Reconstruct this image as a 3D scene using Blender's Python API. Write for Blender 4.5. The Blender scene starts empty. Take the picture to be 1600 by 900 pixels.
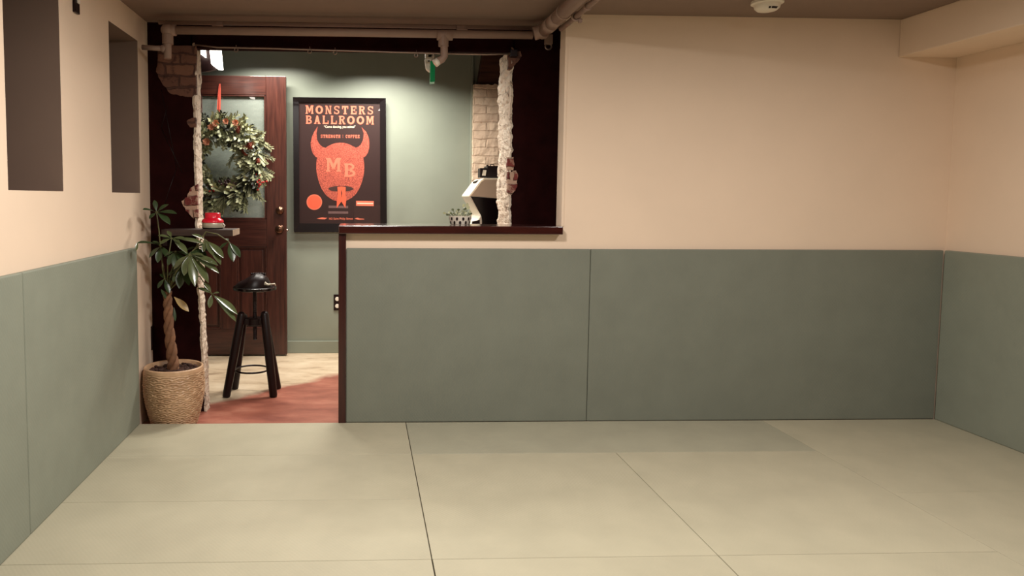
import bpy, bmesh, math, random, json
from mathutils import Vector, Matrix, noise
random.seed(7)
PI = math.pi
COL = bpy.context.scene.collection

# ------------------------------------------------------------------ camera
F, PX, PY = 1115.65, 609.49, 388.21
PIT, YAW, ROL, CZ = 0.0702, 0.0389, 0.0061, 1.2286
def _axes():
    cy, sy, cp, sp, cr, sr = math.cos(YAW), math.sin(YAW), math.cos(PIT), math.sin(PIT), math.cos(ROL), math.sin(ROL)
    fwd = Vector((sy*cp, cy*cp, -sp)); right = Vector((cy, -sy, 0)); up = right.cross(fwd)
    return cr*right + sr*up, cr*up - sr*right, fwd
AR, AU, AF = _axes()
EYE = Vector((0, 0, CZ))
def at(u, v, x=None, y=None, z=None):
    """pixel of the photograph -> point of the room on the plane x=, y= or z="""
    d = AF + AR*((u-PX)/F) - AU*((v-PY)/F)
    if y is not None: t = (y-EYE.y)/d.y
    elif x is not None: t = (x-EYE.x)/d.x
    else: t = (z-EYE.z)/d.z
    return EYE + d*t
cam = bpy.data.cameras.new('camera'); camo = bpy.data.objects.new('camera', cam); COL.objects.link(camo)
cam.sensor_width = 36; cam.lens = F*36/1600
cam.shift_x = (800-PX)/1600; cam.shift_y = -(450-PY)/1600
cam.clip_start = 0.02
M4 = Matrix((( AR.x, AU.x, -AF.x, EYE.x), (AR.y, AU.y, -AF.y, EYE.y), (AR.z, AU.z, -AF.z, EYE.z), (0,0,0,1)))
camo.matrix_world = M4
bpy.context.scene.camera = camo

# ------------------------------------------------------------------ materials
def srgb(r, g, b):
    f = lambda c: (c/255/12.92) if c/255 <= .04045 else ((c/255+.055)/1.055)**2.4
    return (f(r), f(g), f(b), 1)
class NT:
    def __init__(s, name):
        s.m = bpy.data.materials.new(name); s.m.use_nodes = True; s.t = s.m.node_tree
        s.b = s.t.nodes['Principled BSDF']; s.out = s.t.nodes['Material Output']
    def n(s, typ, **kw):
        nd = s.t.nodes.new(typ)
        for k, v in kw.items():
            if k in nd.inputs: nd.inputs[k].default_value = v
            else: setattr(nd, k, v)
        return nd
    def l(s, a, b): s.t.links.new(a, b)
    def coords(s, scale=(1,1,1), rot=(0,0,0)):
        tc = s.n('ShaderNodeTexCoord'); mp = s.n('ShaderNodeMapping')
        mp.inputs['Scale'].default_value = scale; mp.inputs['Rotation'].default_value = rot
        s.l(tc.outputs['Object'], mp.inputs['Vector']); return mp.outputs['Vector']
    def noise(s, vec, scale, detail=4, rough=.55):
        nd = s.n('ShaderNodeTexNoise', Scale=scale, Detail=detail, Roughness=rough); s.l(vec, nd.inputs['Vector']); return nd.outputs['Fac']
    def ramp(s, fac, stops):
        r = s.n('ShaderNodeValToRGB'); cr = r.color_ramp
        while len(cr.elements) < len(stops): cr.elements.new(.5)
        for e, (p, c) in zip(cr.elements, stops): e.position = p; e.color = c
        s.l(fac, r.inputs['Fac']); return r.outputs['Color']
    def bump(s, h, strength, dist=.01):
        b = s.n('ShaderNodeBump', Strength=strength, Distance=dist); s.l(h, b.inputs['Height']); s.l(b.outputs['Normal'], s.b.inputs['Normal'])
    def base(s, c): s.l(c, s.b.inputs['Base Color'])
def simple(name, col, rough=.6, var=.12, nscale=30, bump=0, metal=0, spec=None, bscale=None, coat=0):
    t = NT(name); v = t.coords(); nf = t.noise(v, nscale)
    lo = tuple(c*(1-var) for c in col[:3])+(1,); hi = tuple(min(1, c*(1+var)) for c in col[:3])+(1,)
    t.base(t.ramp(nf, [(.3, lo), (.7, hi)]))
    t.b.inputs['Roughness'].default_value = rough; t.b.inputs['Metallic'].default_value = metal
    if spec is not None: t.b.inputs['Specular IOR Level'].default_value = spec
    if coat: t.b.inputs['Coat Weight'].default_value = coat
    if bump: t.bump(t.noise(v, bscale or nscale*3), bump, .004)
    return t.m
def emit(name, col, st):
    t = NT(name); e = t.n('ShaderNodeEmission', Color=col, Strength=st); v = t.coords()
    t.l(t.ramp(t.noise(v, 3), [(0, col), (1, col)]), e.inputs['Color'])
    t.l(e.outputs['Emission'], t.out.inputs['Surface']); return t.m
def glassy(name, tint, refl=.06, rough=.02, milk=0):
    t = NT(name)
    tr = t.n('ShaderNodeBsdfTransparent', Color=tint); gl = t.n('ShaderNodeBsdfGlossy', Roughness=rough)
    fr = t.n('ShaderNodeFresnel', IOR=1.5); mx = t.n('ShaderNodeMixShader')
    mul = t.n('ShaderNodeMath', operation='MULTIPLY_ADD'); mul.inputs[1].default_value = 1.0; mul.inputs[2].default_value = refl-.04
    geo = t.n('ShaderNodeNewGeometry'); front = t.n('ShaderNodeMath', operation='SUBTRACT'); front.inputs[0].default_value = 1; t.l(geo.outputs['Backfacing'], front.inputs[1])
    only = t.n('ShaderNodeMath', operation='MULTIPLY'); t.l(fr.outputs['Fac'], mul.inputs[0]); t.l(mul.outputs[0], only.inputs[0]); t.l(front.outputs[0], only.inputs[1]); t.l(only.outputs[0], mx.inputs['Fac'])
    body = tr.outputs[0]
    if milk:     # slightly milky pane, grey-green diffuse mixed in unevenly
        df = t.n('ShaderNodeBsdfDiffuse', Color=(.42, .46, .41, 1)); dm = t.n('ShaderNodeMixShader', Fac=milk); t.l(tr.outputs[0], dm.inputs[1]); t.l(df.outputs[0], dm.inputs[2]); body = dm.outputs[0]
        nz = t.noise(t.coords((1, 1, 3)), 5, 3); ma = t.n('ShaderNodeMath', operation='MULTIPLY_ADD'); t.l(nz, ma.inputs[0]); ma.inputs[1].default_value = .35; ma.inputs[2].default_value = milk-.17; t.l(ma.outputs[0], dm.inputs['Fac'])
    t.l(body, mx.inputs[1]); t.l(gl.outputs[0], mx.inputs[2]); t.l(mx.outputs[0], t.out.inputs['Surface']); return t.m
def mat_tatami(name, col, axis='xy'):
    t = NT(name); v = t.coords()
    nf = t.noise(v, 5, 3); lo = tuple(c*.95 for c in col[:3])+(1,); hi = tuple(c*1.05 for c in col[:3])+(1,)
    t.base(t.ramp(nf, [(.3, lo), (.7, hi)])); t.b.inputs['Roughness'].default_value = .62
    t.b.inputs['Specular IOR Level'].default_value = .3
    sep = t.n('ShaderNodeSeparateXYZ'); t.l(v, sep.inputs[0])
    def sn(sock, k):
        m = t.n('ShaderNodeMath', operation='MULTIPLY'); t.l(sock, m.inputs[0]); m.inputs[1].default_value = k
        q = t.n('ShaderNodeMath', operation='SINE'); t.l(m.outputs[0], q.inputs[0]); return q.outputs[0]
    a = {'x': 0, 'y': 1, 'z': 2}
    p1 = sn(sep.outputs[a[axis[0]]], 380); p2 = sn(sep.outputs[a[axis[1]]], 300)
    ad = t.n('ShaderNodeMath', operation='MULTIPLY'); t.l(p1, ad.inputs[0]); t.l(p2, ad.inputs[1])
    nz = t.noise(v, 160, 2); a2 = t.n('ShaderNodeMath', operation='ADD'); t.l(ad.outputs[0], a2.inputs[0]); t.l(nz, a2.inputs[1])
    t.bump(a2.outputs[0], .07, .003); return t.m
def mat_wood(name, lo, hi, axis, rough=.4, coat=.0, scale=1.0):
    t = NT(name); sc = [22*scale]*3; sc['xyz'.index(axis)] = 1.6*scale
    v = t.coords(tuple(sc)); nf = t.noise(v, 2.2, 6, .6)
    t.base(t.ramp(nf, [(.3, lo), (.72, hi)])); t.b.inputs['Roughness'].default_value = rough
    t.b.inputs['Coat Weight'].default_value = coat; t.b.inputs['Coat Roughness'].default_value = .15
    t.bump(nf, .12, .003); return t.m
def mat_brick(name, plane, c1, c2, mortar, show=None, bw=.2, rh=.066, rough=.85, patch=.58, bumpk=.6, warp=.03, msize=.007):
    t = NT(name); tc = t.n('ShaderNodeTexCoord'); sep = t.n('ShaderNodeSeparateXYZ'); t.l(tc.outputs['Object'], sep.inputs[0])
    cb = t.n('ShaderNodeCombineXYZ'); t.l(sep.outputs['xyz'.index(plane[0])], cb.inputs[0]); t.l(sep.outputs['xyz'.index(plane[1])], cb.inputs[1])
    nz = t.n('ShaderNodeTexNoise', Scale=9, Detail=3); t.l(tc.outputs['Object'], nz.inputs['Vector'])
    mixv = t.n('ShaderNodeVectorMath', operation='MULTIPLY_ADD'); t.l(nz.outputs['Color'], mixv.inputs[0]); mixv.inputs[1].default_value = (warp, warp, 0); t.l(cb.outputs[0], mixv.inputs[2])
    br = t.n('ShaderNodeTexBrick', Color1=c1, Color2=c2, Mortar=mortar, Scale=1.0)
    br.inputs['Brick Width'].default_value = bw; br.inputs['Row Height'].default_value = rh; br.inputs['Mortar Size'].default_value = msize; br.inputs['Mortar Smooth'].default_value = .4
    t.l(mixv.outputs[0], br.inputs['Vector'])
    col = br.outputs['Color']
    n2 = t.n('ShaderNodeTexNoise', Scale=16, Detail=6, Roughness=.7); t.l(tc.outputs['Object'], n2.inputs['Vector'])
    if show:
        r = t.n('ShaderNodeValToRGB'); r.color_ramp.elements[0].position = patch; r.color_ramp.elements[1].position = patch+.1
        t.l(n2.outputs['Fac'], r.inputs['Fac'])
        mx = t.n('ShaderNodeMixRGB'); t.l(r.outputs['Color'], mx.inputs['Fac']); t.l(col, mx.inputs[1]); mx.inputs[2].default_value = show; col = mx.outputs[0]
    t.base(col); t.b.inputs['Roughness'].default_value = rough
    inv = t.n('ShaderNodeMath', operation='SUBTRACT'); inv.inputs[0].default_value = 1; t.l(br.outputs['Fac'], inv.inputs[1])
    ad = t.n('ShaderNodeMath', operation='ADD'); t.l(inv.outputs[0], ad.inputs[0]); t.l(n2.outputs['Fac'], ad.inputs[1])
    t.bump(ad.outputs[0], bumpk, .012); return t.m

M = {}
M['cream'] = simple('cream_wall_paint', srgb(232, 208, 184), .75, .02, 3, .05, bscale=60)
M['taupe'] = simple('taupe_surface', srgb(128, 106, 92), .8, .03, 4)  # darker brown than the wall, on niche inner faces and rear wall
M['ceil'] = simple('ceiling_shaded_cream', srgb(134, 112, 98), .8, .02, 3)  # wall cream taken darker, so the ceiling's shade sits in the colour
M['pipe'] = simple('painted_pipe', srgb(150, 124, 110), .55, .04, 12)
M['floor_mat'] = mat_tatami('sage_mat_vinyl', srgb(173, 166, 143))
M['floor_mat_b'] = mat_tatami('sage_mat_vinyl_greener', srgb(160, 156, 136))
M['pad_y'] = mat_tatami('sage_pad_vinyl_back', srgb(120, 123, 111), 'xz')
M['pad_x'] = mat_tatami('sage_pad_vinyl_side_lit', srgb(137, 141, 127), 'yz')  # same vinyl as the back pads, lightened for stronger side-wall light
M['black'] = simple('black_plaster', srgb(34, 9, 8), .85, .25, 12, .25, spec=.06, bscale=30)
M['blackpaint'] = simple('black_paint', srgb(24, 7, 7), .4, .1, 20, spec=.3)
M['blackgloss'] = simple('black_gloss', srgb(16, 6, 6), .22, .1, 20)
M['foyerwall'] = simple('foyer_green_paint', srgb(138, 144, 130), .42, .04, 4, .05, bscale=40)
M['darkceil'] = simple('dark_ceiling', srgb(24, 8, 7), .9, .1, 10, spec=.05)
M['trimwood'] = mat_wood('dark_trim_wood', srgb(40, 10, 8), srgb(62, 20, 15), 'x', .16, 1.0)
M['trimwood_z'] = mat_wood('dark_trim_wood_upright', srgb(40, 10, 8), srgb(62, 20, 15), 'z', .3, .2)
M['door_z'] = mat_wood('mahogany_upright', srgb(42, 16, 12), srgb(82, 43, 33), 'z', .33, .25)
M['door_x'] = mat_wood('mahogany_level', srgb(42, 16, 12), srgb(82, 43, 33), 'x', .33, .25)
M['brick_cream'] = mat_brick('painted_brick', 'xz', srgb(232, 206, 178), srgb(216, 188, 162), srgb(204, 176, 150), srgb(196, 138, 112), patch=.62)
M['mortar'] = mat_brick('rough_mortar_edge', 'yz', srgb(230, 214, 194), srgb(214, 194, 172), srgb(214, 194, 172), srgb(128, 100, 84), .24, .07, patch=.57, bumpk=1.0, warp=.16)
M['brick_dim'] = mat_brick('exposed_old_brick', 'xz', srgb(128, 88, 68), srgb(104, 68, 54), srgb(84, 54, 44), srgb(70, 40, 32), .17, .065, patch=.54, warp=.06, bumpk=1.0)
M['brick_red'] = mat_brick('exposed_red_brick', 'xz', srgb(120, 48, 42), srgb(96, 34, 32), srgb(186, 152, 130), srgb(178, 144, 122), .12, .075, patch=.5, warp=.05, bumpk=1.0, msize=.016)
M['rust'] = mat_wood('rusty_brown_timber', srgb(48, 24, 17), srgb(104, 62, 44), 'x', .6, 0, .6)
M['white'] = simple('white_plastic', srgb(232, 222, 206), .35, .03, 10)
M['offwhite'] = simple('off_white_laminate', srgb(236, 226, 208), .3, .03, 10)
M['creampanel'] = simple('cream_laminate', srgb(224, 200, 172), .35, .03, 10)
M['grey'] = simple('grey_laminate', srgb(140, 134, 124), .4, .06, 10)
M['metal'] = simple('aged_steel', srgb(150, 130, 118), .35, .1, 30, metal=.8)
M['bronze'] = simple('bronze_knob', srgb(104, 74, 58), .28, .1, 30, metal=.9)
M['green_plastic'] = simple('green_acrylic', srgb(20, 150, 92), .25, .08, 20)
M['terra'] = None
M['soil'] = simple('bark_soil', srgb(60, 34, 24), .95, .4, 60, .6)
M['bark'] = simple('trunk_bark', srgb(120, 82, 56), .8, .25, 25, .5)
M['stem'] = simple('green_stem', srgb(96, 96, 58), .6, .15, 30)
M['leaf'] = simple('glossy_leaf', srgb(84, 92, 58), .22, .2, 18)
M['leaf2'] = simple('dark_leaf', srgb(54, 70, 40), .3, .2, 18)
M['leaf_y'] = simple('yellowing_leaf', srgb(170, 140, 84), .4, .12, 18)
M['fir1'] = simple('pale_fir', srgb(174, 174, 134), .6, .15, 30)
M['fir2'] = simple('mid_fir', srgb(136, 138, 100), .6, .15, 30)
M['fir3'] = simple('dark_fir', srgb(46, 48, 32), .6, .2, 30)
M['ribbon'] = simple('coral_ribbon', srgb(206, 84, 66), .5, .06, 20)
M['peach'] = simple('dried_peach_flower', srgb(214, 146, 112), .7, .12, 40)
M['cone'] = simple('pine_cone', srgb(150, 74, 56), .7, .2, 40)
M['berry'] = simple('red_berry', srgb(178, 40, 36), .3, .15, 60)
M['berry_dark'] = simple('dark_berry', srgb(62, 30, 34), .35, .2, 60)
M['redlid'] = simple('red_lid', srgb(226, 24, 50), .25, .05, 20)
M['silver'] = simple('silver_band', srgb(190, 180, 160), .35, .08, 20, metal=.3)
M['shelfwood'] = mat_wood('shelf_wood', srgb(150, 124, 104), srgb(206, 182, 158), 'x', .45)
M['shelfdark'] = mat_wood('dark_shelf_wood', srgb(34, 20, 17), srgb(64, 44, 37), 'x', .45)
M['paper'] = simple('maroon_poster_paper', srgb(48, 18, 20), .6, .06, 60)
M['ink'] = simple('coral_ink', srgb(244, 124, 100), .6, .03, 60)
M['ink_deep'] = simple('deep_orange_ink', srgb(250, 100, 72), .6, .03, 60)
M['ink_white'] = simple('white_ink', srgb(250, 232, 214), .6, .02, 60)
M['ink_grey'] = simple('mauve_grey_ink', srgb(118, 86, 88), .6, .04, 60)
M['ink_dark'] = simple('dark_mouth_ink', srgb(70, 40, 38), .6, .05, 60)
def _stip():
    t = NT('stippled_coral_ink'); v = t.coords(); nd = t.n('ShaderNodeTexVoronoi', Scale=200.0); t.l(v, nd.inputs['Vector'])
    t.base(t.ramp(nd.outputs['Distance'], [(.3, srgb(236, 116, 94)), (.62, srgb(140, 54, 48))])); t.b.inputs['Roughness'].default_value = .6; return t.m
M['stipple'] = _stip()
M['frame'] = simple('black_lacquer_frame', srgb(16, 10, 11), .25, .1, 20)
M['glass'] = glassy('clear_glass', (.97, .98, .96, 1), .05)
M['doorglass'] = glassy('door_glass', (.9, .93, .9, 1), .12, milk=.42)
M['lit'] = emit('glowing_corner', (1, .9, .78, 1), 9)  # emission painting the brightness of a lit wall corner
def _floor():
    t = NT('worn_painted_concrete'); v = t.coords()
    p1, p2 = at(534, 583, z=-.04), at(326, 634, z=-.04)
    d = (p2-p1).normalized(); n = Vector((-d.y, d.x, 0))
    if n.y > 0: n = -n
    dot = t.n('ShaderNodeVectorMath', operation='DOT_PRODUCT'); t.l(v, dot.inputs[0]); dot.inputs[1].default_value = n
    nz = t.noise(v, 2.6, 7, .6)
    ma = t.n('ShaderNodeMath', operation='MULTIPLY_ADD'); t.l(nz, ma.inputs[0]); ma.inputs[1].default_value = .26; t.l(dot.outputs['Value'], ma.inputs[2])
    sb = t.n('ShaderNodeMath', operation='SUBTRACT'); t.l(ma.outputs[0], sb.inputs[0]); sb.inputs[1].default_value = n.dot(p1)+.13
    ms = t.n('ShaderNodeMath', operation='MULTIPLY_ADD'); t.l(sb.outputs[0], ms.inputs[0]); ms.inputs[1].default_value = 14; ms.inputs[2].default_value = .5; ms.use_clamp = True
    vs = t.coords((1.6, 3.6, 1))
    con = t.ramp(t.noise(vs, 2.2, 8, .65), [(.3, srgb(150, 126, 102)), (.46, srgb(196, 174, 146)), (.75, srgb(218, 200, 174))])
    red = t.ramp(t.noise(vs, 2.0, 8, .65), [(.25, srgb(118, 62, 50)), (.55, srgb(160, 96, 78)), (.8, srgb(190, 130, 108))])
    mx = t.n('ShaderNodeMixRGB'); t.l(ms.outputs[0], mx.inputs['Fac']); t.l(con, mx.inputs[1]); t.l(red, mx.inputs[2]); t.base(mx.outputs[0])
    t.b.inputs['Roughness'].default_value = .4; t.bump(nz, .1, .01); return t.m
M['concrete'] = _floor()
def _pot():
    t = NT('woven_pattern_stoneware'); v = t.coords()
    t.base(t.ramp(t.noise(v, 14, 4), [(.3, srgb(180, 142, 108)), (.7, srgb(212, 174, 138))])); t.b.inputs['Roughness'].default_value = .42; return t.m
M['terra'] = _pot()

# ------------------------------------------------------------------ object helpers
ORG = {}
def org(o): return ORG.get(o.name, Vector((0, 0, 0))) if o else Vector((0, 0, 0))
def tag(o, label=None, cat=None, group=None, kind=None):
    for k, v in (('label', label), ('category', cat), ('group', group), ('kind', kind)):
        if v: o[k] = v
    return o
def thing(name, loc, label, cat, group=None):
    o = bpy.data.objects.new(name, None); COL.objects.link(o); o.location = loc; o.empty_display_size = .05
    ORG[o.name] = Vector(loc); return tag(o, label, cat, group)
def obj(name, bm, mats, parent=None, smooth=False, loc=None, label=None):
    """links bm (in room coordinates) as ONE mesh object"""
    me = bpy.data.meshes.new(name)
    base = org(parent) if parent else Vector(loc or (0, 0, 0))
    bmesh.ops.translate(bm, verts=bm.verts, vec=-base)
    bm.to_mesh(me); bm.free()
    for m in (mats if isinstance(mats, (list, tuple)) else [mats]): me.materials.append(m)
    if smooth:
        for p in me.polygons: p.use_smooth = True
    o = bpy.data.objects.new(name, me); COL.objects.link(o)
    if parent: o.parent = parent
    elif loc is not None: o.location = loc
    ORG[o.name] = base
    if smooth == 'auto':
        md = o.modifiers.new('es', 'EDGE_SPLIT'); md.split_angle = math.radians(40)
    if label: o['label'] = label
    return o
def struct(name, bm, m, label=None, smooth=False): return tag(obj(name, bm, m, smooth=smooth), label, None, None, 'structure')
B = bmesh.new
def box(bm, x0, x1, y0, y1, z0, z1, bev=0, mi=0, seg=2):
    c = [Vector(p) for p in ((x0,y0,z0),(x1,y0,z0),(x1,y1,z0),(x0,y1,z0),(x0,y0,z1),(x1,y0,z1),(x1,y1,z1),(x0,y1,z1))]
    return hexa(bm, c, bev, mi, seg)
def hexa(bm, c, bev=0, mi=0, seg=2):
    v = [bm.verts.new(p) for p in c]
    fs = [bm.faces.new([v[i] for i in q]) for q in ((3,2,1,0),(4,5,6,7),(0,1,5,4),(1,2,6,5),(2,3,7,6),(3,0,4,7))]
    for f in fs: f.material_index = mi
    if bev:
        es = list({e for f in fs for e in f.edges}); bmesh.ops.bevel(bm, geom=es, offset=bev, segments=seg, affect='EDGES', profile=.6)
    return v
def prism(bm, pts, y0, y1, bev=0, mi=0):
    """polygon [(x,z)] extruded from y0 to y1"""
    a = [bm.verts.new((p[0], y0, p[1])) for p in pts]; b = [bm.verts.new((p[0], y1, p[1])) for p in pts]; n = len(pts)
    fs = [bm.faces.new(a), bm.faces.new(b[::-1])]
    for i in range(n): fs.append(bm.faces.new((a[i], b[i], b[(i+1) % n], a[(i+1) % n])))
    for f in fs: f.material_index = mi
    bmesh.ops.recalc_face_normals(bm, faces=fs)
    if bev: bmesh.ops.bevel(bm, geom=list({e for f in fs for e in f.edges}), offset=bev, segments=2, affect='EDGES')
def frame_of(d):
    d = d.normalized(); a = Vector((0, 0, 1)) if abs(d.z) < .9 else Vector((1, 0, 0))
    s = d.cross(a).normalized(); return s, s.cross(d).normalized()
def tube(bm, pts, r, n=12, mi=0, cap=True, flat=None):
    pts = [Vector(p) for p in pts]; rs = r if isinstance(r, (list, tuple)) else [r]*len(pts); rings = []
    s = None
    for i, p in enumerate(pts):
        d = (pts[min(i+1, len(pts)-1)]-pts[max(i-1, 0)]).normalized()
        if s is None: s, w = frame_of(d)
        else: s = (s-d*s.dot(d)).normalized(); w = s.cross(d).normalized()
        rings.append([bm.verts.new(p+(s*math.cos(2*PI*k/n)+w*math.sin(2*PI*k/n))*rs[i]) for k in range(n)])
    for a, b in zip(rings, rings[1:]):
        for k in range(n):
            f = bm.faces.new((a[k], a[(k+1) % n], b[(k+1) % n], b[k])); f.material_index = mi; f.smooth = True
    if cap:
        for q in (rings[0][::-1], rings[-1]): bm.faces.new(q).material_index = mi
def lathe(bm, prof, c, n=40, axis=(0, 0, 1), mi=0, cap=True):
    ax = Vector(axis).normalized(); s, w = frame_of(ax); c = Vector(c); rings = []
    for r, h in prof: rings.append([bm.verts.new(c+ax*h+(s*math.cos(2*PI*k/n)+w*math.sin(2*PI*k/n))*max(r, 1e-4)) for k in range(n)])
    fs = []
    for a, b in zip(rings, rings[1:]):
        for k in range(n): fs.append(bm.faces.new((a[k], a[(k+1) % n], b[(k+1) % n], b[k])))
    if cap: fs += [bm.faces.new(rings[0][::-1]), bm.faces.new(rings[-1])]
    for f in fs: f.material_index = mi
    bmesh.ops.recalc_face_normals(bm, faces=fs)
    return rings
def ball(bm, c, r, mi=0, u=10, v=7, sc=(1, 1, 1)):
    g = bmesh.ops.create_uvsphere(bm, u_segments=u, v_segments=v, radius=r)
    for x in g['verts']: x.co = Vector((x.co.x*sc[0], x.co.y*sc[1], x.co.z*sc[2]))+Vector(c)
    for f in {f for x in g['verts'] for f in x.link_faces}: f.material_index = mi; f.smooth = True
def torus(bm, c, R, r, axis=(0, 0, 1), n=28, m=8, mi=0, a0=0, a1=2*PI):
    s, w = frame_of(Vector(axis)); c = Vector(c); full = abs(a1-a0-2*PI) < 1e-6; rings = []
    ax = Vector(axis).normalized(); cnt = n if full else n+1
    for i in range(cnt):
        a = a0+(a1-a0)*i/n; d = s*math.cos(a)+w*math.sin(a)
        rings.append([bm.verts.new(c+d*(R+r*math.cos(2*PI*k/m))+ax*(r*math.sin(2*PI*k/m))) for k in range(m)])
    for i in range(n if full else n):
        a, b = rings[i], rings[(i+1) % len(rings)]
        for k in range(m):
            f = bm.faces.new((a[k], a[(k+1) % m], b[(k+1) % m], b[k])); f.smooth = True; f.material_index = mi
def copy_tree(o, loc, label=None, group=None, parent=None):
    c = o.copy(); COL.objects.link(c); c.parent = parent
    if parent is None: c.location = loc
    if label: c['label'] = label
    if group: c['group'] = group
    for ch in [x for x in bpy.data.objects if x.parent == o]: copy_tree(ch, None, parent=c)
    return c

# ------------------------------------------------------------------ room constants (metres)
D, L, R, ZC, ZS, PD, RS = 3.844, -1.2004, 3.2386, 2.2203, 2.018, .958, 2.937
WL, WB, WR = L-.03, D+.03, R+.03            # painted wall faces behind the pads
ZF = -.04                                    # concrete floor below the mats
S1, S2, S3, T1, T2L, T2R, T3 = .2413, 1.2367, 2.2409, 3.3552, 2.8404, 2.8556, 2.3499
YA = 4.2                                     # face of the old brick wall
YB = 5.8                                     # far wall of the foyer
YN = -1.7                                    # wall behind the viewer

# ------------------------------------------------------------------ setting
bm = B(); box(bm, -2.4, 3.9, YN-.2, 6.2, -.2, ZF); struct('floor', bm, M['concrete'], 'concrete floor with worn red paint')
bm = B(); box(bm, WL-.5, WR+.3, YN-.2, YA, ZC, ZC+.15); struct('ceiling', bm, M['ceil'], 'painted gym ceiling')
bm = B(); box(bm, -2.4, 3.9, YA-.001, 6.2, 2.62, 2.75); struct('ceiling_foyer', bm, M['darkceil'], 'dark ceiling beyond the opening')
# left wall with two deep niches
def yl(u): return at(u, 300, x=WL).y
n1a, n1b, n2a, n2b = yl(13), yl(99), yl(175), yl(219)
zb, zt = at(99, 299, x=WL).z, at(165, 29, x=WL).z
bm = B(); X0 = WL-.5
box(bm, X0, WL, YN, n1a, ZF, ZC); box(bm, X0, WL, n1b, n2a, ZF, ZC); box(bm, X0, WL, n2b, YA, ZF, ZC)
for a, b in ((n1a, n1b), (n2a, n2b)):
    box(bm, X0, WL, a, b, ZF, zb); box(bm, X0, WL, a, b, zt, ZC); box(bm, X0-.05, X0, a-.05, b+.05, zb-.05, zt+.05)
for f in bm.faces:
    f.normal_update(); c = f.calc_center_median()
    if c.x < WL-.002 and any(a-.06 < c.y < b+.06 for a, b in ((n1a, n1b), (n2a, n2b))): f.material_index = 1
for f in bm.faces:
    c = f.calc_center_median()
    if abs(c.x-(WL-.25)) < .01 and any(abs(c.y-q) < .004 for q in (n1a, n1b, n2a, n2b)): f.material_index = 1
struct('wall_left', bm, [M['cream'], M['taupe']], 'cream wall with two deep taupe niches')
bm = B(); box(bm, WR, WR+.2, YN, YA, ZF, ZC); struct('wall_right', bm, M['cream'])
bm = B(); box(bm, RS, WR, YN, WB, ZS, ZC, .006); struct('soffit', bm, M['cream'], 'boxed-in soffit along the right wall')
bm = B(); box(bm, WL-.5, WR+.2, YN-.2, YN, ZF, ZC); struct('wall_rear', bm, M['taupe'])
# back wall: low half wall and full-height piece
xw, xo = at(529, 500, y=WB-.02).x, at(880.5, 200, y=WB).x
capz = at(700, 353.2, y=3.815).z; capb = at(700, 366, y=3.815).z
bm = B(); box(bm, xw+.03, xo, WB, WB+.1, ZF, capb); box(bm, xo, WR, WB, WB+.1, ZF, ZC); struct('wall_back', bm, M['cream'], 'cream wall with a half wall under the opening')
bm = B(); box(bm, xw, at(880, 360, y=3.815).x, 3.815, 4.16, capb, capz, .004); struct('trim_1', bm, M['trimwood'], 'dark wooden cap on the half wall')
bm = B(); box(bm, xw, at(540.5, 500, y=3.84).x, 3.836, WB+.12, ZF, capb, .003); struct('trim_2', bm, M['trimwood_z'], 'dark wooden end post of the half wall')
# jamb strip at the right of the opening
bm = B(); box(bm, at(876.5, 200, y=WB+.1).x, xo-.001, WB-.004, WB+.104, capz, at(880, 70, y=WB).z, .002); struct('trim_3', bm, M['cream'], 'narrow edge strip of the opening')
# old brick wall: left stub, right stub, header
def rough_wall(name, x0, x1, y0, y1, z0, z1, side, label):
    """black plaster block whose reveal (side face) is broken mortar and brick"""
    bm = B(); box(bm, x0, x1, y0, y1, z0, z1)
    tag(obj(name, bm, M['black']), label, None, None, 'structure')
LE = [(60, 303.7, 313), (200, 305.5, 313.5), (335, 308, 317.5), (490, 313.5, 320), (600, 320, 326), (680, 325, 329)]   # leaning edge of the old wall end
def left_edge(z):
    v = 317-(z-CZ)*F/YA
    for (v0, a0, b0), (v1, a1, b1) in zip(LE, LE[1:]):
        if v <= v1 or v1 == LE[-1][0]:
            k = min(1.2, max(-1, (v-v0)/(v1-v0))); a, b = a0+(a1-a0)*k, b0+(b1-b0)*k; break
    x = at(a, v, y=YA).x
    return x, YA*(570-a)/(570-b)
xls = left_edge(1.6)[0]; yl2 = YA+.165
bm = B(); zz = [ZF, .2, .45, .8, 1.2, 1.7, 2.3, 2.62]; pts = [(WL-1.0, ZF)]+[(left_edge(z)[0]-.012, z) for z in zz]+[(WL-1.0, 2.62)]
prism(bm, pts, YA, YA+.06); box(bm, WL-1.0, left_edge(1.6)[0]-.02, YA+.06, yl2-.02, ZF, 2.62)
struct('wall_brick_left', bm, M['black'], 'black plastered wall end left of the opening')
xrs = at(795, 300, y=YA).x; yr2 = YA+.345
rough_wall('wall_brick_right', xrs+.012, 3.9, YA, yr2, ZF, 2.62, -1, 'black plastered wall right of the opening')
hz = at(600, 79.5, y=YA).z
bm = B(); box(bm, xls-.02, xrs+.02, YA, YA+.06, hz, 2.62); struct('beam_header', bm, M['black'], 'black header over the opening')
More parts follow.
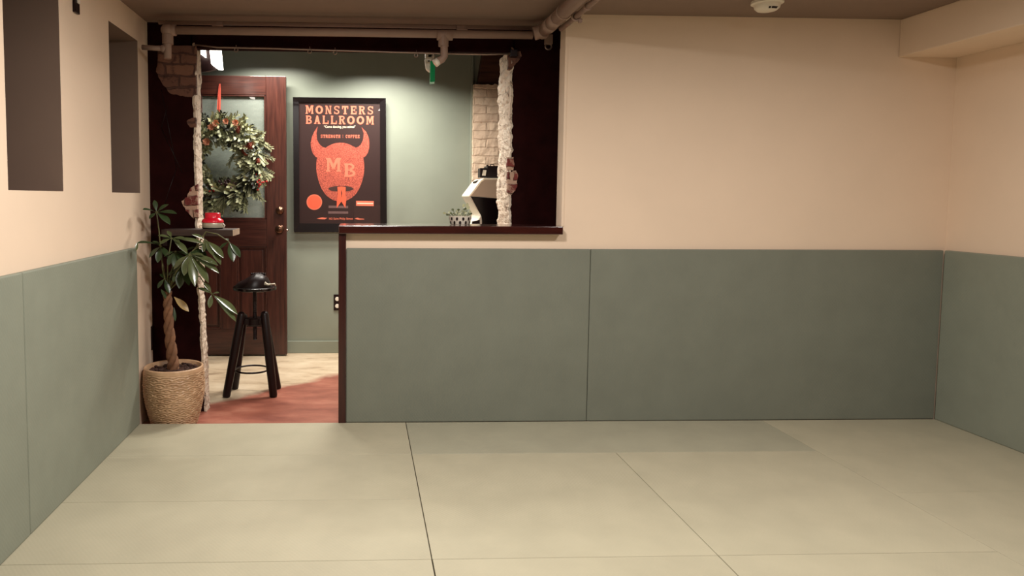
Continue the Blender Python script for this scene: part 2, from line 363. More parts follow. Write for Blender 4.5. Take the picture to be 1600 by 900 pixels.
def reveal(name, x, y0, y1, z0, z1, sgn, label, amp, edge=None):
    bm = B(); ny, nz = 14, 150; g = []
    for i in range(ny+1):
        row = []
        for k in range(nz+1):
            z = z0+(z1-z0)*k/nz; xe, ye = edge(z) if edge else (x, y1); y = y0+(ye-y0)*i/ny
            p = Vector((x*3, y, z)); h = noise.noise(p*9)*.6+noise.noise(p*26)*.4+noise.noise(Vector((1, 2, z*5)))*.7
            course = .5-abs(((z/.072) % 1)-.5)
            h += noise.noise(p*55)*.5; dx = sgn*(amp*h+.002*(course > .08))
            e = 0
            if i in (0, ny): e = noise.noise(Vector((y*50, 7, z*22)))*.012
            row.append(bm.verts.new((xe+dx, y+e, z)))
        g.append(row)
    for i in range(ny):
        for k in range(nz): bm.faces.new((g[i][k], g[i+1][k], g[i+1][k+1], g[i][k+1]))
    # front and back lips tucked into the plaster, so the edge has thickness
    for i in (0, ny):
        back = [bm.verts.new((v.co.x-sgn*.014, v.co.y+(.004 if i == 0 else -.004), v.co.z)) for v in g[i]]
        for k in range(nz): bm.faces.new((g[i][k], g[i][k+1], back[k+1], back[k]))
    bmesh.ops.recalc_face_normals(bm, faces=bm.faces)
    struct(name, bm, M['mortar'], label)
reveal('trim_4', xls, YA-.006, yl2+.004, ZF, hz+.03, 1, 'rough mortar edge of the left wall end', .009, left_edge)
reveal('trim_5', xrs, YA-.006, yr2+.004, .6, hz+.03, -1, 'rough mortar edge of the right wall end', .014)
# broken-plaster patches on the wall ends
def patch(pts, y, m, n, depth=.03):
    P = [at(u, v, y=y) for u, v in pts]; c = sum(P, Vector())/len(P); bm = B(); ring = []
    Q = []
    for i, p in enumerate(P):
        q = P[(i+1) % len(P)]
        for t in range(4):
            w = p.lerp(q, t/4); k = noise.noise(w*60)*.008; Q.append(w+(w-c).normalized()*k)
    prism(bm, [(p.x, p.z) for p in Q], y, y+depth)
    bmesh.ops.subdivide_edges(bm, edges=[e for e in bm.edges], cuts=1)
    return struct(n, bm, m, 'patch of brick where the plaster has broken away')
patch([(246,70),(306,72),(306,146),(300,152),(285,150),(266,147),(252,128),(244,112),(247,92)], YA-.014, M['brick_dim'], 'patch_1')
patch([(294,186),(306,183),(306,199),(297,198),(291,192)], YA-.008, M['brick_dim'], 'patch_2')
patch([(298,292),(308,289),(309,341),(302,340),(292,331),(286,322),(283,314),(292,308)], YA-.010, M['brick_red'], 'patch_3')
patch([(794,82),(813,80),(815,88),(806,100),(800,108),(794,108)], YA-.010, M['brick_dim'], 'patch_4')
patch([(793,246),(802,246),(804,256),(802,266),(793,267)], YA-.012, M['brick_red'], 'patch_5')
patch([(793,268),(806,267),(809,274),(808,284),(808,291),(805,299),(799,303),(793,300)], YA-.014, M['brick_red'], 'patch_6')
# thin scratched lines of old diamond pattern on the black plaster
bm = B()
for a, b in (((252,140),(276,262)), ((276,262),(250,340)), ((262,165),(252,200)), ((252,200),(285,270))):
    p, q = at(*a, y=YA-.001), at(*b, y=YA-.001); tube(bm, [p, q], .0022, 5)
struct('trim_6', bm, M['blackpaint'], 'raised diamond lines on the black plaster')
# foyer shell
bm = B(); box(bm, -2.4, 3.9, YB, YB+.2, ZF, 2.62); struct('wall_foyer', bm, M['foyerwall'], 'grey-green far wall of the foyer')
bm = B(); box(bm, -2.4, -2.2, YA+.2, YB, ZF, 2.62); struct('wall_foyer_left', bm, M['foyerwall'])
bm = B(); box(bm, 3.7, 3.9, YA+.2, YB, ZF, 2.62); struct('wall_foyer_right', bm, M['black'])
zbb = at(490, 533, y=YB-.015).z
bm = B(); box(bm, -2.2, 1.2, YB-.016, YB, ZF, zbb, .004); struct('baseboard_foyer', bm, M['foyerwall'], 'green baseboard of the far wall')
p = at(735.5, 200, y=YB)
bm = B(); box(bm, p.x-.006, p.x+.012, YB-.03, YB+.01, ZF, 2.5, .003); struct('trim_7', bm, M['foyerwall'], 'upright bead at the end of the green wall')
# brick pier and timber above it
YP = 5.7
x0, x1 = at(739.5, 200, y=YP).x, at(800, 200, y=YP).x+.25; zp = at(755, 132, y=YP).z
bm = B(); nx, nz = 30, 110
for (s, y0) in ((0, YP),):
    g = [[bm.verts.new((x0+(x1-x0)*i/nx+(noise.noise(Vector((3, 1, k*.5)))*.008 if i == 0 else 0), YP+.004*noise.noise(Vector((i*.5, 2, k*.45))), ZF+(zp-ZF)*k/nz+(noise.noise(Vector((i*.6, 8, 1)))*.012 if k == nz else 0))) for k in range(nz+1)] for i in range(nx+1)]
    for i in range(nx):
        for k in range(nz): bm.faces.new((g[i][k], g[i+1][k], g[i+1][k+1], g[i][k+1]))
    for k in range(nz):   # left flank and top run back to the wall
        if k == 0: lb = [bm.verts.new((x0+.005, YB, g[0][j].co.z)) for j in range(nz+1)]
        bm.faces.new((g[0][k], g[0][k+1], lb[k+1], lb[k]))
    tb = [bm.verts.new((g[i][nz].co.x, YB, g[i][nz].co.z)) for i in range(nx+1)]
    for i in range(nx): bm.faces.new((g[i][nz], g[i+1][nz], tb[i+1], tb[i]))
bmesh.ops.recalc_face_normals(bm, faces=bm.faces)
struct('pillar_brick', bm, M['brick_cream'], 'cream painted brick pier behind the arcade cabinet')
bm = B(); xa = at(746, 110, y=YP+.02).x
hexa(bm, [Vector(q) for q in ((xa,YP+.02,zp),(x1,YP+.02,zp),(x1,YB,zp),(xa,YB,zp),(at(757,88,y=YP+.02).x,YP+.02,2.45),(x1,YP+.02,2.45),(x1,YB,2.45),(xa+.05,YB,2.45))], .01)
struct('beam_timber', bm, M['rust'], 'rough brown timber above the brick pier')

# ------------------------------------------------------------------ pads on the walls
def slab(name, x0, x1, y0, y1, z0, z1, m, label, cat, group, bev=.006):
    bm = B(); c = Vector(((x0+x1)/2, (y0+y1)/2, z0)); box(bm, x0, x1, y0, y1, z0, z1, bev, seg=3)
    o = obj(name, bm, m, loc=c); return tag(o, label, cat, group)
G = 'sage green wall pads'
ysm = at(38, 500, x=L).y
slab('wall_pad', WL+.001, L, YN+.01, ysm-.0015, 0, PD, M['pad_x'], 'sage wall pad at the left edge of the photo, nearest on the left wall', 'wall pad', G)
slab('wall_pad', WL+.001, L, ysm+.0015, D, 0, PD, M['pad_x'], 'sage wall pad on the left wall ending beside the potted tree', 'wall pad', G)
xs = at(920, 520, y=D).x
slab('wall_pad', at(541, 500, y=D).x, xs-.001, D, WB-.001, 0, PD, M['pad_y'], 'sage wall pad on the half wall beside the dark wooden end post', 'wall pad', G)
slab('wall_pad', xs+.001, R-.002, D, WB-.001, 0, PD, M['pad_y'], 'wide sage wall pad on the back wall reaching the right corner', 'wall pad', G)
slab('wall_pad', R, WR-.001, YN+.01, D, 0, PD, M['pad_x'], 'sage wall pad on the right wall under the soffit', 'wall pad', G)
# ------------------------------------------------------------------ floor mats
G = 'pale sage floor mats'
def fm(x0, x1, y0, y1, label, m='floor_mat', g0=.0008, g1=.0008):
    slab('floor_mat', x0+g0, x1-g1, y0+.0007, y1-.0007, ZF, 0, M[m], label, 'floor mat', G, .0022)
fm(WL+.002, S1, T1, D, 'floor mat in front of the potted tree and doorway', g1=.0016)
fm(WL+.002, S1, T2L, T1, 'narrow left floor mat, second from the doorway', g1=.0016)
fm(WL+.002, S1, T3, T2L, 'narrow left floor mat, third from the doorway', g1=.0016)
fm(WL+.002, S1, YN+.01, T3, 'floor mat in the bottom left corner of the photo', g1=.0022)
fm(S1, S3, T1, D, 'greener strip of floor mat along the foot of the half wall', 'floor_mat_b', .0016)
fm(S1, S2, T3, T1, 'square floor mat in the middle, between the two dark seams', g0=.0016, g1=.0012)
fm(S2, S3, T3, T1, 'square floor mat right of the slanting dark seam', g0=.0012)
fm(S1, S2, YN+.01, T3, 'floor mat at the bottom centre edge of the photo', g0=.0022, g1=.0016)
fm(S2, S3, YN+.01, T3, 'floor mat at the bottom edge right of the slanting seam', g0=.0016)
fm(S3, WR-.002, T2R, D, 'floor mat in the far right corner of the room')
fm(S3, WR-.002, YN+.01, T2R, 'floor mat at the right edge nearest the viewer')

# ------------------------------------------------------------------ pipes, rod, hooks
yp = 3.98
def pz(u, v, y): return at(u, v, y=y)
a, b = pz(262, 47, yp), pz(832, 55, yp)
t = thing('sprinkler_pipe', a, 'painted sprinkler pipe running under the ceiling edge above the opening', 'pipe')
bm = B(); tube(bm, [a, b], .022, 16); obj('pipe_run', bm, M['pipe'], t)
bm = B(); q = pz(262, 92, yp); tube(bm, [a+Vector((.0, 0, -.0)), q], .02, 16)
lathe(bm, [(.03, -.02), (.03, .03)], a+Vector((0, 0, -.055)), 16); ball(bm, a, .037); tube(bm, [a, a+Vector((.045, 0, 0))], .03, 14); obj('drop_elbow', bm, M['pipe'], t)
bm = B(); e0 = pz(222, 74, yp); e1 = pz(256, 76, yp); e0.x = max(e0.x, WL+.005); tube(bm, [e0, e1], .014, 12); ball(bm, e1, .022)
obj('branch_pipe', bm, M['pipe'], t)
# tee with its drop, elbow and open white end
te = pz(693, 55, yp); bm = B(); tube(bm, [te-Vector((.035,0,0)), te+Vector((.05,0,0))], .028, 14); lathe(bm, [(.028, 0), (.028, -.06)], te, 14)
obj('tee', bm, M['pipe'], t)
bm = B(); d0, d1, d2 = pz(694, 70, yp), pz(694, 88, yp), pz(684, 96, yp); tube(bm, [te, d0, d1, d1+(d2-d1)*.3+Vector((0,0,-.006)), d2], .021, 14); obj('drop_pipe', bm, M['pipe'], t)
bm = B(); dd = (d2-d1).normalized(); tube(bm, [d2-dd*.004, d2+dd*.022], .0215, 14); obj('pipe_end', bm, M['white'], t, label='white open end of the drop pipe')
# thin conduit above
a2, b2 = pz(248, 35, 4.02), pz(835, 44, 4.02)
t = thing('conduit', a2, 'thin conduit against the ceiling above the sprinkler pipe', 'conduit')
bm = B(); tube(bm, [a2, b2], .011, 10); obj('conduit_run', bm, M['pipe'], t)
bm = B(); c = pz(340, 37, 4.02); tube(bm, [c-Vector((.03,0,0)), c+Vector((.03,0,0))], .014, 10); obj('coupling', bm, M['pipe'], t)
bm = B(); c = pz(722, 43, 4.02); tube(bm, [c-Vector((.03,0,0)), c+Vector((.03,0,0))], .014, 10); obj('coupling', bm, M['pipe'], t)
# large pipe toward the viewer
c0 = pz(848, 50, 3.97); zpipe = c0.z
t = thing('drain_pipe', c0, 'thick painted pipe running along the ceiling toward the viewer from the corner of the opening', 'pipe')
pe = Vector((c0.x+.005, 1.2, ZC-.042))
bm = B(); tube(bm, [c0+Vector((-.05,0,-.01)), c0+Vector((-.015,-.008,0)), c0+Vector((0,-.04,0))], .037, 18); ball(bm, c0, .039, 0, 16, 12); obj('elbow', bm, M['pipe'], t)
bm = B(); c1 = Vector((c0.x, c0.y-.03, c0.z)); tube(bm, [c1, pe], .035, 20); obj('pipe_run', bm, M['pipe'], t)
bm = B(); k = c1.lerp(pe, .06); k2 = c1.lerp(pe, .10); tube(bm, [c1.lerp(pe, .03), k], .039, 20); tube(bm, [k, k2], .037, 20); obj('coupling', bm, M['pipe'], t)
bm = B(); tube(bm, [c1.lerp(pe, .135), c1.lerp(pe, .142)], .039, 20); obj('strap', bm, M['pipe'], t)
s0 = Vector((c0.x+.056, 3.80, c0.z-.022))
t = thing('hanging_conduit', s0, 'short thin conduit with clamps beside the thick ceiling pipe', 'conduit')
s1 = Vector((s0.x+.006, 1.2, s0.z))
bm = B(); tube(bm, [s0, s1], .014, 12); obj('conduit_run', bm, M['pipe'], t)
bm = B(); q = s0.lerp(s1, .10); torus(bm, q, .02, .006, (0, 1, 0)); box(bm, q.x+.012, q.x+.03, q.y-.008, q.y+.008, q.z-.03, q.z-.012, .002); obj('clamp', bm, M['pipe'], t)
bm = B(); q = s0.lerp(s1, .17); tube(bm, [q-Vector((0,.008,0)), q+Vector((0,.008,0))], .019, 12); obj('clamp', bm, M['pipe'], t)
# clamp hanging by the header
q = pz(857, 64, 4.12)
t = thing('beam_clamp', q, 'small dark clamp under the pipe elbow at the right end of the header', 'clamp')
bm = B(); box(bm, q.x-.022, q.x+.022, q.y-.015, q.y+.015, q.z-.02, q.z+.035, .003); obj('bracket', bm, M['pipe'], t)
bm = B(); torus(bm, q+Vector((0, 0, -.03)), .018, .005, (0, 1, 0)); obj('ring', bm, M['metal'], t)
# rod and hooks
yr = 4.16
pts = [pz(u, v, yr) for u, v in ((305,70),(340,74),(420,75.5),(500,78),(600,81),(690,83.5),(760,85),(800,84))]
t = thing('curtain_rod', pts[0], 'thin dark metal rod across the lower edge of the header', 'rod')
bm = B(); tube(bm, pts, .005, 8); obj('rod', bm, M['metal'], t)
bm = B(); q = pz(802, 84, yr+.02); box(bm, q.x-.02, q.x+.02, YA-.045, YA-.002, q.z-.02, q.z+.02, .003); obj('rod_bracket', bm, M['blackpaint'], t)
hooks = [((369, 77), 'small ring hook hanging above the dark wooden door'), ((484, 79), 'small ring hook above the poster, left one of the close pair'),
         ((523.5, 81), 'small ring hook above the poster, right one of the close pair'), ((650.5, 85), 'small ring hook just left of the white fixture')]
first = None
for (u, v), lab in hooks:
    q = pz(u, v, yr)
    if first is None:
        t = thing('hanging_hook', q, lab, 'hook', 'ring hooks on the rod'); first = t
        bm = B(); torus(bm, q+Vector((0, 0, -.004)), .011, .0028, (.3, 1, 0), 20, 6); obj('ring', bm, M['metal'], t)
        bm = B(); tube(bm, [q+Vector((0, 0, .007)), q+Vector((0, 0, .024))], .0025, 6); obj('shank', bm, M['metal'], t)
    else: copy_tree(first, q, lab, 'ring hooks on the rod')

# ------------------------------------------------------------------ white fixture and green panel under header
yf = 4.36
def fixture():
    c = at(670, 84, y=yf); t = thing('emergency_light', c, 'small white fixture with dark openings hanging under the header beside the green panel', 'light fixture')
    P = [(664,91),(668,88),(668,84),(677,84),(679,112),(672,112),(666,107)]
    bm = B(); prism(bm, [(p.x, p.z) for p in (at(u, v, y=yf) for u, v in P)], yf-.0, yf+.05, .004); obj('housing', bm, M['white'], t)
    bm = B(); q = at(675, 108, y=yf-.004); 
    P = [(671,104),(677,103),(678,110),(673,110.5)]
    prism(bm, [(p.x, p.z) for p in (at(u, v, y=yf) for u, v in P)], yf-.004, yf+.004); obj('lens', bm, M['blackpaint'], t)
    bm = B(); q = at(670, 95.5, y=yf); box(bm, q.x-.006, q.x+.006, yf-.003, yf+.004, q.z-.004, q.z+.004); obj('slot', bm, M['blackpaint'], t)
    bm = B(); q = at(671, 84, y=yf+.02); box(bm, q.x-.025, q.x+.025, yf+.0, yf+.05, q.z, hz+.0, 0); obj('mount', bm, M['white'], t)
    yg = 4.26
    c = at(676, 95, y=yg); t = thing('exit_sign', c, 'narrow green panel hanging edge-on beside the small white fixture', 'sign')
    a, b = at(672.5, 95, y=yg), at(679, 128.5, y=yg)
    bm = B(); hexa(bm, [Vector(q) for q in ((a.x,yg,b.z),(b.x,yg-.02,b.z),(b.x+.004,yg+.06,b.z),(a.x+.004,yg+.08,b.z),(a.x,yg,a.z),(b.x,yg-.02,a.z),(b.x+.004,yg+.06,a.z),(a.x+.004,yg+.08,a.z))], .002); obj('panel', bm, M['green_plastic'], t)
    bm = B()
    for du in (674.5, 678):
        p = at(du, 95, y=yg); tube(bm, [p, p+Vector((.004, 0, .03)), Vector((p.x, yg, hz))], .003, 6)
    obj('hanger', bm, M['metal'], t)
fixture()

# lit wall corner above the door, left, built as glowing panels
def glow():
    y = 4.95; c = at(335, 90, y=y)
    t = thing('glow_box', c, 'glowing white panels and dark wedge painting a lit wall corner above the wreath door', 'glow')
    bm = B(); P = [(326.5,72),(343.5,71.5),(347,108),(340,107.5),(330,100)]
    prism(bm, [(p.x, p.z) for p in (at(u, v, y=y) for u, v in P)], y, y+.05, .003); obj('glow_panel', bm, M['lit'], t)
    bm = B(); P = [(300,71),(319,71),(320,89),(308,80),(300,80)]
    prism(bm, [(p.x, p.z) for p in (at(u, v, y=y) for u, v in P)], y, y+.05, .003); obj('glow_panel', bm, M['lit'], t)
    bm = B(); P = [(300,80),(308,80),(320,89),(319,68),(326,68),(330,100),(340,108),(322,112),(300,114)]
    prism(bm, [(p.x, p.z) for p in (at(u, v, y=y+.06) for u, v in P)], y+.052, y+.09); obj('bracket', bm, M['blackpaint'], t)  # black wedge put in for the shadow under the panels
    bm = B(); q = at(325, 70, y=y+.07); box(bm, q.x-.02, q.x+.02, y+.055, y+.085, q.z-.05, 2.62); obj('stem', bm, M['blackpaint'], t)
glow()

# ------------------------------------------------------------------ door with wreath
YD = 5.68
def door():
    c = at(400, 560, y=YD); xl = at(282, 300, y=YD).x; xr = at(447.5, 300, y=YD).x
    zt, z0 = at(400, 118.5, y=YD).z, ZF+.012
    t = thing('panel_door', ((xl+xr)/2, YD, z0), 'dark mahogany door with a glass upper pane and panelled lower half', 'door')
    Z = lambda v: at(400, v, y=YD).z
    X = lambda u: at(u, 300, y=YD).x
    y0, y1 = YD, YD+.045
    s1, s0 = X(416), X(314)
    bm = B(); box(bm, s1, xr, y0, y1, z0, zt, .004); obj('stile', bm, M['door_z'], t)
    bm = B(); box(bm, xl, s0, y0, y1, z0, zt, .004); obj('stile', bm, M['door_z'], t)
    for n, va, vb in (('top_rail', 118.5, 148), ('middle_rail', 343, 385), ('bottom_rail', 514, None)):
        bm = B(); box(bm, s0, s1, y0+.001, y1-.001, Z(vb) if vb else z0+.001, Z(va)-.0005, .003); obj(n, bm, M['door_x'], t)
    m0, m1 = X(343), X(369)
    bm = B(); box(bm, m0, m1, y0+.001, y1-.001, Z(514), Z(385), .003); obj('mullion', bm, M['door_z'], t)
    for a, b in ((s0, m0), (m1, s1)):
        bm = B(); box(bm, a, b, y0+.016, y1-.008, Z(514), Z(385)); box(bm, a+.028, b-.028, y0+.009, y0+.02, Z(514)+.03, Z(385)-.03, .006)
        obj('panel', bm, M['door_z'], t)
        bm = B()
        for (p, q, r, s) in ((a, b, Z(385)-.012, Z(385)), (a, b, Z(514), Z(514)+.012)): box(bm, p, q, y0+.003, y0+.018, r, s, .004)
        for (p, q) in ((a, a+.012), (b-.012, b)): box(bm, p, q, y0+.003, y0+.018, Z(514), Z(385), .004)
        obj('moulding', bm, M['door_x'], t)
    bm = B(); box(bm, s0, s1, y0+.020, y0+.026, Z(343), Z(148)); obj('glass_pane', bm, M['doorglass'], t)
    bm = B()
    box(bm, s0, s1, y0+.004, y0+.03, Z(148)-.014, Z(148), .004); box(bm, s0, s1, y0+.004, y0+.03, Z(343), Z(343)+.014, .004)
    box(bm, s0, s0+.014, y0+.004, y0+.03, Z(343), Z(148), .004); box(bm, s1-.014, s1, y0+.004, y0+.03, Z(343), Z(148), .004)
    obj('glazing_bead', bm, M['door_z'], t)
    for n, v in (('deadbolt', 329), ('door_knob', 358)):
        q = at(437.5, v, y=YD); bm = B()
        if n == 'door_knob': prof = [(.033,0),(.033,.004),(.014,.008),(.011,.022),(.02,.03),(.031,.038),(.034,.05),(.031,.06),(.022,.067),(.001,.069)]
        else: prof = [(.033,0),(.033,.006),(.03,.016),(.026,.022),(.014,.025),(.013,.027),(.001,.027)]
        lathe(bm, prof, (q.x, YD+.0005, q.z), 28, (0, -1, 0)); obj(n, bm, M['bronze'], t, True)
    bm = B(); q = at(451, 360, y=YD); lathe(bm, [(.009,0),(.009,.01),(.001,.014)], (xr, YD+.02, q.z), 14, (1, 0, 0)); obj('latch', bm, M['metal'], t)
    return t
door()
def leaf(bm, p, q, width, nrm=None, mi=0, droop=.0, n=6, fold=.25, shape='obo'):
    """one leaf blade from p to q, slightly folded along its midrib"""
    p, q = Vector(p), Vector(q); d = q-p; ln = d.length
    if ln < 1e-5: return
    d.normalize(); nrm = Vector(nrm or (0, -.3, 1)); s = d.cross(nrm)
    if s.length < 1e-3: s = d.cross(Vector((1, 0, 0)))
    s.normalize(); u = s.cross(d).normalized(); rows = []
    for i in range(n+1):
        t = i/n
        w = (math.sin(PI*min(1, t**(1.25 if shape == 'obo' else .8)))**.8)*width*.5 if 0 < t < 1 else width*.03
        c = p+d*(ln*t)+u*(-droop*ln*(t*t)+droop*ln*t*.4)
        rows.append((bm.verts.new(c-s*w+u*w*fold), bm.verts.new(c), bm.verts.new(c+s*w+u*w*fold)))
    for a, b in zip(rows, rows[1:]):
        for k in (0, 1):
            f = bm.faces.new((a[k], a[k+1], b[k+1], b[k])); f.smooth = True; f.material_index = mi
def wreath():
    rnd = random.Random(5); yw = 5.60; c = at(347, 254, y=yw); RR = .258
    t = thing('wreath', c, 'evergreen holiday wreath with cones and berries hanging on the dark door', 'wreath')
    bm = B(); torus(bm, c, RR, .03, (0, 1, 0), 40, 8, 2)
    for i in range(680):
        a = rnd.uniform(0, 2*PI); ph = rnd.uniform(0, 2*PI); rr = rnd.uniform(.02, .06)
        rad = Vector((math.cos(a), 0, math.sin(a))); tan = Vector((-math.sin(a), 0, math.cos(a)))
        off = rad*math.cos(ph)+Vector((0, -1, 0))*abs(math.sin(ph))
        b = c+rad*RR+off*rr
        dirn = (off*.8+tan*rnd.uniform(-.9, -.1)*.9+Vector((0, -.2, rnd.uniform(-.25, .1)))).normalized()
        ln = rnd.uniform(.06, .125)
        kind = rnd.choice((0, 0, 1, 1, 2))
        if a > PI and rnd.random() < .55: kind = 2 if rnd.random() < .45 else 1  # lower half gets darker leaves, its shade put into the colour
        if rnd.random() < .55:   # sprig of small blunt leaves
            e = b+dirn*ln; tube(bm, [b, e], [.003, .0015], 4, 2)
            for k in range(5):
                m = b.lerp(e, .25+.18*k)
                for sgn in (-1, 1):
                    sd = dirn.cross(Vector((0, -1, 0))).normalized()*sgn
                    leaf(bm, m, m+(dirn*.6+sd*.7+Vector((0, -.25, 0))).normalized()*rnd.uniform(.026, .04), .017, (0, -1, .3), kind, .1, 3)
        elif i % 2:
            leaf(bm, b, b+dirn*ln, rnd.uniform(.008, .014), (rnd.uniform(-.4, .4), -1, .4), kind, rnd.uniform(0, .3), 5)
        else:                    # fir frond with paired needles
            e = b+dirn*ln; tube(bm, [b, e], [.003, .001], 4, 2); sd0 = dirn.cross(Vector((rnd.uniform(-.4, .4), -1, rnd.uniform(-.3, .3)))).normalized()
            for k in range(9):
                m = b.lerp(e, .15+.1*k)
                for sgn in (-1, 1):
                    leaf(bm, m, m+(dirn*.9+sd0*sgn*.55+Vector((0, -.15, 0))).normalized()*.032*(1.1-.05*k), .0055, (0, -1, .3), kind, .12, 2)
    # larger fir fronds reaching past the ring on the right and bottom
    for (u, v, du, dv, k) in ((400,215,424,232,0),(405,240,427,249,0),(404,262,420,279,0),(398,300,411,314,0),(385,310,384,331,1),(366,305,362,329,1),(350,305,347,336,0),(335,300,330,322,0),(328,300,318,322,0),(330,215,318,180,0),(352,195,371,178,0),(372,192,383,184,0),(392,205,412,208,0),(330,270,322,262,1),(366,240,357,258,1)):
        p, q = at(u, v, y=yw-.04), at(du, dv, y=yw-.07); tube(bm, [p, q], [.004, .002], 5, 2); d = (q-p)
        for j in range(12):
            m = p+d*(j/11.5)
            for sgn in (-1, 1):
                sd = d.normalized().cross(Vector((0, -1, 0)))*sgn
                leaf(bm, m, m+(d.normalized()*.8+sd*rnd.uniform(.3, .8)+Vector((0, rnd.uniform(-.5, .1), rnd.uniform(-.3, .1)))).normalized()*rnd.uniform(.024, .04), .0075, (0, -1, .3), rnd.choice((k, 1, 1)), .1, 3)
    obj('foliage', bm, [M['fir1'], M['fir2'], M['fir3']], t)
    # ribbon
    bm = B(); pts = [at(u, v, y=YD-.006) for u, v in ((343.5, 131), (343.2, 150), (343, 170), (343.5, 190))]
    for i in range(3):
        a, b = pts[i], pts[i+1]; wa, wb = (.006, .012, .014, .017)[i], (.006, .012, .014, .017)[i+1]
        for sg, dy in ((-1, 0), (1, -.004)):
            ya, yb = (a.y+dy-.012*i, b.y+dy-.012*(i+1))
            hexa(bm, [Vector(q) for q in ((b.x+sg*wb*.5-wb*.5,yb-.002,b.z),(b.x+sg*wb*.5+wb*.5,yb-.002,b.z),(b.x+sg*wb*.5+wb*.5,yb,b.z),(b.x+sg*wb*.5-wb*.5,yb,b.z),(a.x+sg*wa*.5-wa*.5,ya-.002,a.z),(a.x+sg*wa*.5+wa*.5,ya-.002,a.z),(a.x+sg*wa*.5+wa*.5,ya,a.z),(a.x+sg*wa*.5-wa*.5,ya,a.z))])
    obj('ribbon', bm, M['ribbon'], t)
    def cone(u, v, s=1):
        q = at(u, v, y=yw-.10); bm = B(); ball(bm, q, .018*s, 0, 10, 8, (1, 1, 1.4))
        for k in range(6):
            for j in range(8):
                a = 2*PI*(j+.5*(k % 2))/8; r = .024*s*math.sin(PI*(k+1.2)/7.5); b = q+Vector((math.cos(a)*r*.7, math.sin(a)*r*.7, (.5-k/6)*.055*s))
                leaf(bm, b, b+Vector((math.cos(a), math.sin(a), .5))*.017*s, .014*s, (0, 0, 1), 0, 0, 3)
        obj('pine_cone', bm, M['cone'], t)
    cone(384, 237, 1.25); cone(391, 230, 1.0); cone(372, 204, .9); cone(403, 253, .8)
    def flower(u, v, r=.03):
        q = at(u, v, y=yw-.11); bm = B(); ball(bm, q, r*.35)
        for k in range(3):
            for j in range(7):
                a = 2*PI*(j+.4*k)/7; d = Vector((math.cos(a), -.5-.3*k, math.sin(a))).normalized(); leaf(bm, q, q+d*r*(1.2-.2*k), r*.8, (0, -1, .2), 0, -.1, 4)
        obj('dried_flower', bm, M['peach'], t)
    flower(323, 222, .03); flower(337, 193, .028); flower(353, 190, .024); flower(330, 199, .026); flower(368, 192, .026)
    def berries(u, v, n, R0, m, nm):
        q = at(u, v, y=yw-.10); bm = B()
        for i in range(n):
            o_ = Vector((rnd.gauss(0, R0), rnd.gauss(0, .02), rnd.gauss(0, R0))); ball(bm, q+o_, rnd.uniform(.006, .0095), 0, 8, 6)
            tube(bm, [q+o_, q+o_*.2+Vector((0, .05, 0))], .0012, 4)
        obj(nm, bm, m, t)
    berries(402, 283, 32, .022, M['berry'], 'red_berries'); berries(332, 294, 14, .016, M['berry'], 'red_berries'); berries(356, 289, 44, .028, M['berry_dark'], 'dark_berries')
wreath()

